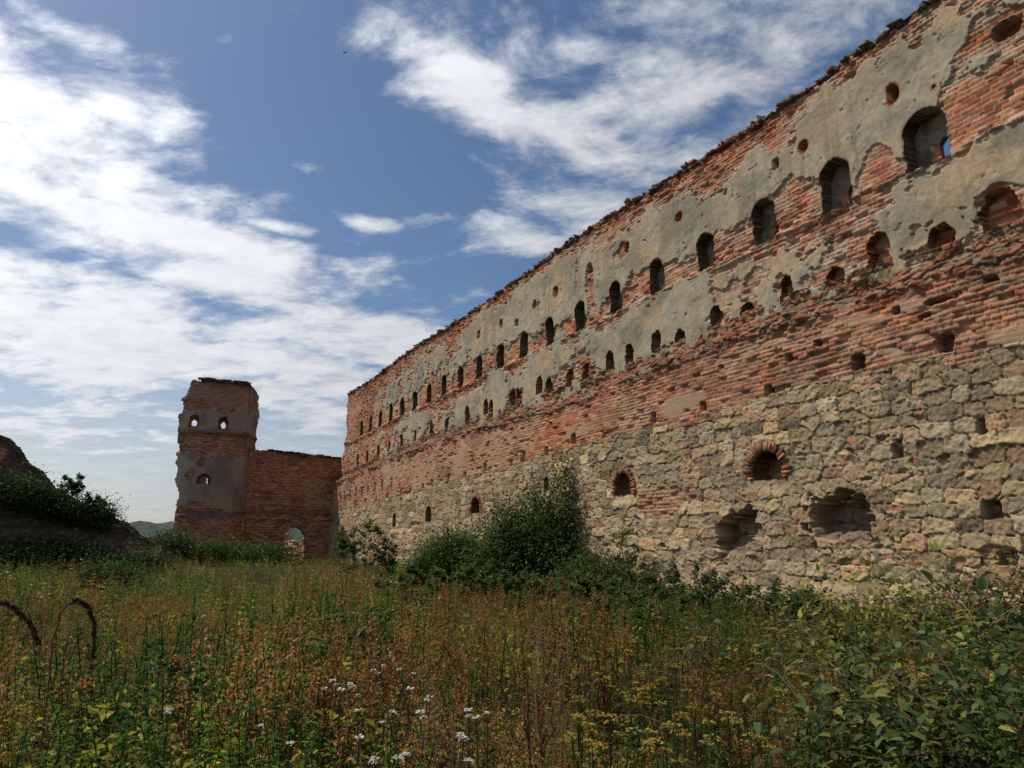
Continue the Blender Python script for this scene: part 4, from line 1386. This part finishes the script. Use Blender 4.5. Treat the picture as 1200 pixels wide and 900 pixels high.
shrub('bush', 'dark low bush alone in the meadow on the left', 'bush', gpt(128, 23),
      [(0, 0, .45, .75, .6, .5), (.6, .1, .4, .5, .5, .4), (-.5, 0, .35, .4, .4, .35)], 420, 14, .08, DK, 57, None, 4)
uvf, ro, rud, rnr = RUIN


def on_ruin(px, py, out=.3):
    u, zz = uvf(px, py)
    p = ro + rud * u + rnr * out
    return np.array([p[0], p[1], zz])


for k, (px, py, lab, lob, n) in enumerate([
        (22, 592, 'large dark bush growing over the highest part of the rampart stump', [(0, 0, .6, 1.3, .9, .9), (.9, 0, .2, 1.0, .8, .7), (-1.0, 0, .7, 1.0, .8, .9), (-2.1, 0, .9, .9, .8, 1.0)], 380),
        (70, 594, 'dark bush on the middle slope of the rampart stump', [(0, 0, .0, .9, .7, .45), (.8, 0, -.3, .8, .7, .4), (-.7, 0, .2, .7, .6, .45)], 260),
        (113, 608, 'small bush on the low right end of the rampart stump', [(0, 0, .15, .6, .5, .4), (.5, 0, .0, .5, .5, .35)], 130),
        (35, 640, 'wide thicket in front of the foot of the rampart stump', [(0, 0, .7, 1.4, .9, .8), (1.5, 0, .5, 1.1, .8, .65), (-1.6, 0, .7, 1.2, .8, .85)], 420),
        (100, 640, 'low thicket at the right end of the rampart foot', [(0, 0, .5, 1.0, .8, .6), (1.0, 0, .4, .8, .7, .5), (-.9, 0, .6, .8, .7, .6)], 280),
        (158, 638, 'scrubby growth between the rampart stump and the tower', [(0, 0, .3, 1.3, .9, .4), (1.4, 0, .3, 1.0, .8, .35)], 200)]):
    base = on_ruin(px, py, .35 if k < 3 else 1.5)
    if k >= 3: base[2] = float(ground_z(base[0], base[1]))
    shrub('bush', lab, 'bush', base, lob, n * 2, 13, .13, DK[:3] + [(.05, .055, .025)], 60 + k, 'bushes on and around the rampart stump', 4)


def sapling(name, label, base, shoots, seed, leaf=.09, nl=60, cols=MD, group=None, cat='sapling', stem=.02):
    """thin upright shoots with leaves along them; shoots = (dx, dy, height, lean_x, lean_y)"""
    rng = np.random.default_rng(seed)
    root = empty(name, base, label, cat, group)
    fb = Bag()
    for dx, dy, h, lx, ly in shoots:
        sb = Bag()
        t = np.linspace(0, 1, 8)
        pts = np.stack([dx + lx * t ** 1.5 + .03 * h * np.sin(t * 7 + dx * 9), dy + ly * t ** 1.5, h * t - .03], -1)
        V, F = tube(pts, np.linspace(stem, .005, 8), 6); sb.add(V, F, np.array((.10, .08, .055)))
        side = max(4, int(h * 6))
        for k in range(side):
            tt = rng.uniform(.2, .97)
            q = along(pts, np.array([tt]))[0]
            e = q + (rdir(rng, 1, .1, .9)[0] * (.10 + .22 * (1 - tt)) * h ** .7)
            V, F = tube(np.stack([q, (q + e) / 2 + np.array([0, 0, .02]), e]), np.array([.006, .004, .002]), 4); sb.add(V, F, np.array((.09, .085, .045)))
            m = max(6, int(nl * 2.2) // side)
            pos = q + (e - q) * rng.uniform(.2, 1.1, (m, 1)) + rng.normal(0, leaf * .3, (m, 3))
            fb.add(*leaves(pos, rdir(rng, m, -.4, .8), leaf * 1.15 * rng.uniform(.6, 1.3, m), leaf * .55, np.array(cols)[rng.integers(0, len(cols), m)] * rng.uniform(.7, 1.3, (m, 1)), rng))
        link('stem', sb.mesh('stem', True), root, M_WOOD)
    link('foliage', fb.mesh('foliage'), root, M_LEAF)
    return root


sapling('sapling', 'slim green sapling in front of the brick-arched window right of the bush', gpt(730, 21.5), [(0, 0, 2.3, .05, .1), (.15, .1, 1.5, .25, 0), (-.15, 0, 1.3, -.2, 0)], 71, .10, 90)
sapling('sapling', 'tall leafy weed stand with several shoots at the far foot of the long wall', gpt(428, 27), [(0, 0, 2.25, .1, 0), (.3, .1, 2.1, .15, 0), (-.35, 0, 2.0, -.1, 0), (.7, 0, 1.8, .1, 0), (-.7, .2, 1.75, -.1, 0), (1.0, 0, 1.5, .1, 0)], 72, .11, 150, DK + MD)
sapling('sapling', 'slender leafy shoot at the far end of the long wall', gpt(398, 40), [(0, 0, 2.2, .05, 0), (.3, 0, 1.6, .1, 0)], 73, .13, 90, DK + MD)
sapling('sapling', 'thin green shoot left of the rounded bush by the wall', gpt(456, 30), [(0, 0, 1.8, .1, 0), (-.2, .1, 1.3, -.1, 0)], 74, .11, 90, MD)
sapling('sapling', 'wispy leaning sapling tallest on the crown of the rampart stump', on_ruin(80, 584, .2), [(0, 0, 1.35, .95, 0), (.1, .1, 1.1, .6, 0), (-.35, 0, 1.1, .1, 0), (-.15, 0, 1.0, .3, 0), (.2, 0, .8, .95, 0)], 75, .15, 110, DK, 'saplings on the rampart stump')
sapling('sapling', 'tiny sapling on the rampart stump between the leaning one and its low end', on_ruin(101, 594, .2), [(0, 0, .75, .05, 0), (.15, 0, .5, .1, 0)], 76, .13, 60, DK, 'saplings on the rampart stump')
sapling('sapling', 'small bushy sapling near the low end of the rampart stump', on_ruin(116, 599, .2), [(0, 0, .85, .05, 0), (.2, 0, .7, .1, 0), (-.15, 0, .6, -.1, 0)], 77, .14, 80, DK, 'saplings on the rampart stump')

# green stand of tall weeds in front of the bushes by the wall
for k, (px, dist, h, lab) in enumerate([(505, 17.5, 1.0, 'loose green weed clump in front of the rounded bush'), (575, 17.0, 1.05, 'green weed clump in front of the left side of the large dark bush'),
                                        (640, 15.5, 1.0, 'green weed clump in front of the middle of the large dark bush'), (700, 14.0, 1.0, 'green weed clump in front of the low growth at the bush foot'),
                                        (760, 12.5, .95, 'brown tipped green weed clump well in front of the nettles')]):
    rr = np.random.default_rng(190 + k)
    sapling('weed_clump', lab, gpt(px, dist), [(rr.normal(0, .55), rr.normal(0, .35), h * rr.uniform(.65, 1.15), rr.normal(0, .12), 0) for _ in range(16)], 190 + k, .08, 110, MD + DK[2:] + [(.13, .13, .04)], 'tall weed clumps in the meadow', 'weeds', .006)

# tall nettles against the foot of the wall
for k, (px, dist, h, lab) in enumerate([(768, 18.0, 1.15, 'brownish green nettle clump right of the slim sapling'), (815, 16.2, .95, 'green nettle clump below the left cavity of the stone base'),
                                        (862, 15.0, .95, 'green nettle clump straight under the left cavity of the stone base'), (905, 13.6, .9, 'green nettle clump between the cavities at the wall foot'),
                                        (735, 17.0, 1.0, 'dense nettle clump under the slim sapling')]):
    rr = np.random.default_rng(90 + k)
    sapling('nettle_clump', lab, gpt(px, dist), [(rr.normal(0, .45), rr.normal(0, .3), h * rr.uniform(.7, 1.15), rr.normal(0, .1), 0) for _ in range(14)], 90 + k, .085, 40, DK + [(.075, .065, .03)] * (2 if k in (0, 4) else 0), 'nettles at the foot of the long wall', 'nettles', .008)

YG = [(.20, .22, .05), (.27, .24, .06), (.09, .13, .04), (.15, .09, .045)]
BR = [(.055, .095, .034), (.08, .13, .045), (.11, .16, .055), (.11, .12, .045)]


def bramble(name, label, base, lobes, ncl, per, leaf, cols, canes, seed):
    """sprawling briar: arching canes, broad leaves hung along them"""
    root = shrub(name, label, 'bramble', base, lobes, ncl, per, leaf, cols, seed, 'brambles at the right', 3, .1, (.11, .06, .045), round_leaves)
    rng = np.random.default_rng(seed + 500)
    for k in range(canes):
        b = Bag()
        l = lobes[rng.integers(0, len(lobes))]
        p0 = np.array([l[0] + rng.normal(0, .3), l[1] + rng.normal(0, .3), 0])
        a = rng.uniform(0, 6.283); R = rng.uniform(.5, 1.3); H = (l[2] + l[5]) * rng.uniform(.8, 1.25)
        t = np.linspace(0, 1, 9)
        pts = p0 + np.stack([np.cos(a) * R * t, np.sin(a) * R * t, H * (1 - (1 - t * 1.25) ** 2)], -1)
        V, F = tube(pts, np.linspace(.008, .003, 9), 5); b.add(V, F, np.array((.19, .12, .08)) * rng.uniform(.5, 1.3))
        link('cane', b.mesh('cane', True), root, M_WOOD)
    return root


bramble('bramble_bush', 'bramble with yellowing leaves below the right cavity of the stone base', gpt(1030, 8.6), [(0, 0, .5, .9, .7, .5), (.8, .2, .55, .8, .6, .5), (-.6, 0, .4, .6, .5, .4)], 330, 9, .10, YG[:3] + YG[:2], 16, 101)
bramble('bramble_bush', 'brown twiggy bramble with pale green leaves at the right edge by the wall', gpt(1150, 8.6), [(0, 0, .65, .9, .7, .6), (.8, .2, .75, .7, .6, .65), (-.7, -.2, .45, .7, .5, .45)], 240, 8, .085, YG[1:] + BR[:2] + [(.12, .07, .045)] * 2, 26, 102)
bramble('bramble_bush', 'dark green bramble with broad leaves in the near right corner', gpt(1140, 4.4), [(0, 0, .45, .6, .5, .45), (.5, .1, .6, .5, .5, .45), (-.5, .2, .4, .5, .5, .35)], 270, 8, .075, BR + YG[:1], 12, 103)
bramble('bramble_bush', 'dark green bramble left of the near right corner one', gpt(1020, 5.2), [(0, 0, .4, .6, .5, .4), (.5, .2, .5, .5, .5, .4), (-.4, .1, .3, .4, .4, .3)], 200, 8, .075, BR + YG[:2], 9, 104)
bramble('bramble_bush', 'bushy bramble behind the near right corner under the yellowing one', gpt(1090, 6.6), [(0, 0, .5, .8, .6, .45), (.7, .1, .5, .6, .5, .45), (-.7, .2, .4, .6, .5, .35)], 270, 8, .08, BR[1:3] + YG[:3], 12, 105)


# ------------------------------------------------------------------ single weeds one can point to
def head_point(px, py, hz):
    """where a flower at height hz above the meadow stands if it is seen at this pixel"""
    r = pix(px, py); Y = 4.0
    for _ in range(6):
        p = np.array([0, 0, EYE]) + r * (Y / r[1])
        g = float(ground_z(p[0], p[1]))
        Y = Y + (p[2] - (g + hz)) / (-r[2] / r[1]) if r[2] < 0 else Y
    p = np.array([0, 0, EYE]) + r * (Y / r[1])
    return np.array([p[0], p[1], float(ground_z(p[0], p[1]))])


def copy_tree(src, loc, rz, sc):
    r = src.copy(); COL.objects.link(r); r.location = tuple(loc); r.rotation_euler = (0, 0, rz); r.scale = (sc,) * 3
    for ch in list(src.children):
        c = ch.copy(); COL.objects.link(c); c.parent = r
    return r


def umbel_plant(name, h, nhead, hr, dot, headcol, stemcol, leafcol, seed):
    """branched stem carrying flat clusters of tiny florets, at scale 1 the middle head is at height h"""
    rng = np.random.default_rng(seed)
    root = empty(name, (0, 0, 0))
    sb, hb = Bag(), Bag()
    st = bent_stem(rng, h, .05, 6)
    st[:, :2] -= st[-1, :2] * np.linspace(0, 1, 6)[:, None]
    V, F = tube(st, np.linspace(.006, .003, 6), 5); sb.add(V, F, np.array(stemcol))
    n = 26; t = rng.uniform(.1, .9, n)
    sb.add(*leaves(along(st, t), rdir(rng, n, 0, .7), .08 * rng.uniform(.6, 1.2, n), .022, jit(leafcol, rng, n), rng))
    for k in range(nhead):
        q = st[-1] if k == 0 else st[-1] + np.array([rng.normal(0, .06), rng.normal(0, .06), rng.uniform(-.10, .03)])
        V, F = tube(np.stack([along(st, np.array([.72]))[0], (st[3] + q) / 2 + np.array([0, 0, .02]), q]), .0025, 4); sb.add(V, F, np.array(stemcol))
        m = 26
        a = rng.uniform(0, 6.283, m); r = hr * np.sqrt(rng.random(m)) * rng.uniform(.8, 1.2)
        pos = q + np.stack([r * np.cos(a), r * np.sin(a), .012 * rng.random(m) - r * .25], -1)
        d = np.stack([np.cos(a), np.sin(a), rng.uniform(.0, .5, m)], -1)
        hb = Bag()
        hb.add(*leaves(pos, d, dot * rng.uniform(.8, 1.3, m), dot * .9, jit(headcol, rng, m, .2), rng, .1))
        link('flower_head', hb.mesh('flower_head'), root, M_PETAL)
    link('stalk', sb.mesh('stalk'), root, M_WEED)
    return root


WHITE_PX = [(465, 762), (455, 769), (450, 781), (468, 785), (442, 790), (426, 794), (485, 790), (394, 803), (380, 808), (399, 809), (413, 806), (420, 816), (480, 808), (500, 821),
            (460, 835), (420, 833), (497, 842), (449, 847), (421, 865), (550, 840), (558, 842), (571, 836), (543, 867), (467, 889), (476, 885), (436, 894), (549, 892), (306, 851), (196, 836), (84, 747), (340, 872)]
protoW = [umbel_plant('yarrow_plant', .82, 1 + k % 2, .016, .011, (.74, .72, .65), (.09, .09, .045), (.05, .08, .025), 700 + k) for k in range(3)]
YELLOW_PX = [(722, 755), (689, 772), (675, 789), (821, 747), (792, 782), (805, 797), (755, 808), (739, 822), (678, 822), (714, 839), (775, 825), (811, 830), (853, 836), (864, 844),
             (683, 847), (769, 869), (828, 872), (764, 806), (789, 850), (725, 861), (696, 839), (744, 801), (797, 761), (739, 767), (700, 790), (760, 780), (842, 818), (715, 805), (670, 865), (650, 748),
             (880, 862), (735, 880), (800, 842), (690, 870)]
protoY = [umbel_plant('tansy_plant', .85, 3, .024, .014, ((.34, .28, .045), (.24, .25, .05), (.33, .24, .04))[k], (.08, .09, .03), (.06, .095, .025), 720 + k) for k in range(3)]


def place_flowers(protos, spots, hz, pick):
    rng = np.random.default_rng(3)
    used = set()
    for i, (px, py) in enumerate(spots):
        k = i % 3
        p = head_point(px, py, hz * (sc := rng.uniform(.92, 1.08)))
        if k in used: o = copy_tree(protos[k], p, rng.uniform(0, 6.28), sc)
        else:
            o = protos[k]; used.add(k); o.location = tuple(p); o.scale = (sc,) * 3
        lab, cat, grp = pick(px, py)
        tag(o, lab, cat, grp)


def pick_white(px, py):
    if px < 90: return 'single white flower by the curled dead stalks at the left', 'wildflower', 'white wildflowers'
    if px < 250: return 'lone white-flowered plant at the lower left of the meadow', 'wildflower', 'white wildflowers'
    if px < 320: return 'white-flowered plant standing apart left of the white drift', 'wildflower', 'white wildflowers'
    if px < 345: return 'white-flowered plant at the lower edge left of the white drift', 'wildflower', 'white wildflowers'
    if py < 800 and px > 415: return 'white-flowered plant in the upper cluster of the white drift', 'wildflower', 'white flowers of the upper cluster'
    if px > 530: return 'cream-flowered plant in the small cluster right of the white drift', 'wildflower', 'white flowers of the right cluster'
    if py > 855: return 'white-flowered plant along the bottom of the white drift', 'wildflower', 'white flowers along the bottom'
    if px < 425 and py < 820: return 'white-flowered plant in the left cluster of the white drift', 'wildflower', 'white flowers of the left cluster'
    return 'white-flowered plant scattered in the middle of the white drift', 'wildflower', 'white flowers of the middle'


def pick_yellow(px, py):
    if px < 660 and py < 760: return 'yellow-flowered plant farthest left beside the dry grass', 'wildflower', 'yellow wildflowers'
    if px > 850: return 'yellow-flowered plant at the right fringe of the yellow patch', 'wildflower', 'yellow flowers at the right fringe'
    if py < 790: return 'yellow-flowered plant at the back of the yellow patch', 'wildflower', 'yellow flowers at the back'
    if py > 840: return 'yellow-flowered plant at the front of the yellow patch', 'wildflower', 'yellow flowers at the front'
    if px < 730: return 'yellow-flowered plant on the left side of the yellow patch', 'wildflower', 'yellow flowers on the left side'
    return 'yellow-flowered plant in the middle of the yellow patch', 'wildflower', 'yellow flowers in the middle'


place_flowers(protoW, WHITE_PX, .82, pick_white)
place_flowers(protoY, YELLOW_PX, .85, pick_yellow)


def dock(label, px, py, hz, seed, col, n=3):
    rng = np.random.default_rng(seed)
    p = head_point(px, py, hz)
    root = empty('dock_plant', p, label, 'weed', 'dead dock plants')
    for k in range(n):
        sb, hb = Bag(), Bag()
        st = bent_stem(rng, hz * rng.uniform(.85, 1.1), .15, 6) + np.array([rng.normal(0, .04), rng.normal(0, .04), 0])
        V, F = tube(st, np.linspace(.006, .003, 6), 5); sb.add(V, F, np.array((.13, .06, .035)))
        V, F = tube(st[2:], .0065, 5); hb.add(V, F, np.array(col) * .8)
        for j in range(7):
            q = along(st, np.array([rng.uniform(.5, .95)]))[0]
            e = q + np.array([rng.normal(0, .04), rng.normal(0, .04), rng.uniform(.08, .16)])
            m = 34; t = rng.random((m, 1))
            V, F = tube(np.stack([q, e]), .004, 4); hb.add(V, F, np.array(col) * .8)
            hb.add(*leaves(q + (e - q) * t + rng.normal(0, .009, (m, 3)), rdir(rng, m, -.3, .8), .014, .012, jit(col, rng, m, .3), rng))
        link('stalk', sb.mesh('stalk'), root, M_WEED)
        link('seed_head', hb.mesh('seed_head'), root, M_WEED)


dock('rust red dock plant with seed spikes left of the yellow patch', 636, 800, .95, 801, (.26, .12, .06), 3)
dock('dark red dock plant with seed spikes inside the yellow patch', 710, 778, .95, 802, (.22, .10, .055), 2)
dock('red brown dock plant at the lower left of the white drift', 312, 826, .8, 803, (.25, .11, .055), 2)
dock('orange brown dock plant at the bottom right of the yellow patch', 850, 850, .8, 804, (.28, .15, .05), 2)


def tuft(label, px, py, hz, seed, n=90):
    rng = np.random.default_rng(seed)
    root = empty('dry_grass_tuft', head_point(px, py, hz), label, 'grass tuft')
    b = Bag()
    base = np.concatenate([rng.normal(0, .06, (n, 2)), np.zeros((n, 1))], 1)
    b.add(*blades(base, rdir(rng, n, .88, 1), hz * rng.uniform(.6, 1.05, n), .004, jit((.30, .21, .115), rng, n, .3), rng, .5))
    link('blades', b.mesh('blades'), root, M_WEED)
    for k in range(14):
        h = Bag()
        st = bent_stem(rng, hz * rng.uniform(.9, 1.15), .16, 5) + np.append(rng.normal(0, .05, 2), 0)
        V, F = tube(st, .002, 3); h.add(V, F, np.array((.3, .21, .12)))
        m = 26
        h.add(*leaves(along(st, rng.uniform(.72, 1, m)) + rng.normal(0, .008, (m, 3)), rdir(rng, m, .2, 1), .018, .007, jit((.32, .22, .13), rng, m, .2), rng))
        link('seed_head', h.mesh('seed_head'), root, M_WEED)


tuft('tall pale dry grass tuft left of the yellow patch', 648, 757, 1.0, 811)
tuft('pale dry grass tuft with wispy heads at the left behind the curled stalks', 60, 690, 1.05, 812)
tuft('pale dry stalk tuft right of the white drift', 518, 838, .85, 813, 30)


def curled(label, path, dist, r0, r1, seed, thick):
    """dead stalk whose heavy seed spike has bent right over"""
    rng = np.random.default_rng(seed)
    P = np.array([at(px, py, dist) for px, py in path])
    P[:, 1] += np.linspace(0, .12, len(P))
    t = np.linspace(0, 1, len(P)); tt = np.linspace(0, 1, 40)
    pts = np.stack([np.interp(tt, t, P[:, k]) for k in range(3)], -1)
    for _ in range(3): pts[1:-1] = (pts[:-2] + 2 * pts[1:-1] + pts[2:]) / 4
    pts[1:-1] += rng.normal(0, .006, (38, 3))
    gx, gy = pts[0, 0], pts[0, 1]
    base = np.array([gx, gy, float(ground_z(gx, gy))])
    pts = np.concatenate([[base + (pts[0] - base) * f for f in (0, .3, .6, .85)], pts])
    root = empty('curled_dead_stalk', base, label, 'dead stalk', 'curled dead stalks')
    sb, hb = Bag(), Bag()
    n = len(pts)
    V, F = tube(pts - base, np.linspace(r0, r1, n), 7); sb.add(V, F, np.array((.13, .075, .045)))
    link('stem', sb.mesh('stem', True), root, M_WOOD)
    k0 = int(n * thick)
    m = 900
    q = along(pts[k0:] - base, rng.random(m))
    d = rdir(rng, m, -1, 1)
    hb.add(*leaves(q + d * r1 * .8, d + UPV * .2, rng.uniform(.010, .022, m), .010, jit((.12, .065, .04), rng, m, .5), rng))
    link('seed_spike', hb.mesh('seed_spike'), root, M_WEED)


curled('dark dead stalk bent over into an arch at the left', [(58, 795), (58, 765), (63, 735), (68, 716), (77, 706), (87, 704), (95, 712), (100, 728), (100, 750), (98, 775)], 5.0, .006, .007, 821, .5)
curled('dark dead stalk drooping at the left edge of the picture', [(-40, 790), (-38, 750), (-30, 720), (-18, 707), (-4, 706), (10, 714), (20, 728), (29, 745), (33, 758)], 5.0, .006, .007, 822, .5)


def broad_weed(label, px, py, hz, seed, n, size, col):
    rng = np.random.default_rng(seed)
    root = empty('broad_leaf_weed', head_point(px, py, hz), label, 'weed')
    fb, sb = Bag(), Bag()
    for k in range(n):
        a = rng.uniform(0, 6.283); zz = hz * rng.uniform(.45, 1.05)
        e = np.array([math.cos(a) * .12, math.sin(a) * .12, zz])
        V, F = tube(np.stack([np.zeros(3), e * .55 + UPV * .05, e]), .004, 4); sb.add(V, F, np.array((.09, .10, .04)))
        fb.add(*round_leaves(e[None], np.array([[math.cos(a), math.sin(a), rng.uniform(-.5, .3)]]), size * rng.uniform(.7, 1.2), size * .7, np.array(col) * rng.uniform(.7, 1.25), rng))
    link('foliage', fb.mesh('foliage'), root, M_LEAF)
    link('stalk', sb.mesh('stalk'), root, M_WEED)


broad_weed('pale green broad-leaved weed in front of the nettles', 826, 728, .75, 831, 12, .15, (.10, .17, .08))
broad_weed('blue green thistle-like weed at the left of the meadow', 208, 762, .85, 832, 26, .12, (.05, .085, .045))
broad_weed('dark leafy weed left of centre above the white drift', 437, 738, .95, 833, 34, .12, (.035, .065, .02))
broad_weed('broad-leaved weed with one yellow leaf left of the brambles', 1000, 805, .7, 834, 12, .12, (.30, .24, .06))


# ------------------------------------------------------------------ far things
def build_bird():
    rng = np.random.default_rng(4)
    p = at(404, 62, 75)
    root = empty('bird', p, 'tiny dark bird gliding high in the blue sky', 'bird')
    V, F = tube(np.array([[-.22, 0, 0], [-.16, 0, .02], [-.05, 0, .03], [.08, 0, .03], [.17, 0, .03], [.22, 0, .02], [.25, 0, .01]]), np.array([.012, .03, .06, .06, .04, .035, .008]), 10)
    b = Bag(); b.add(V, F, np.array((.03, .028, .026)))
    tl = np.array([[-.2, -.03, .01], [-.2, .03, .01], [-.36, .07, 0], [-.36, -.07, 0]]); b.add(tl, [[0, 1, 2, 3]], np.array((.03, .028, .026)))
    link('body', b.mesh('body', True), root, M_FEATHER)
    for sg in (-1, 1):
        w = Bag()
        x = np.array([[.10, 0, .04], [.12, .2, .10], [.05, .42, .09], [-.04, .6, .05]]); y = x + np.array([[-.18, 0, -.01], [-.17, 0, -.01], [-.13, 0, -.01], [-.05, 0, 0]])
        v = np.concatenate([x, y, x + np.array([0, 0, .012]), y + np.array([0, 0, .006])]); v[:, 1] *= sg
        f = [[k, k + 1, k + 5, k + 4] for k in range(3)] + [[k + 8, k + 9, k + 13, k + 12] for k in range(3)] + [[k, k + 1, k + 9, k + 8] for k in range(3)]
        w.add(v, f, np.array((.03, .028, .026)))
        link('wing', w.mesh('wing'), root, M_FEATHER)
    root.rotation_euler = (.25, -.1, .8)
    root.scale = (.75,) * 3


build_bird()
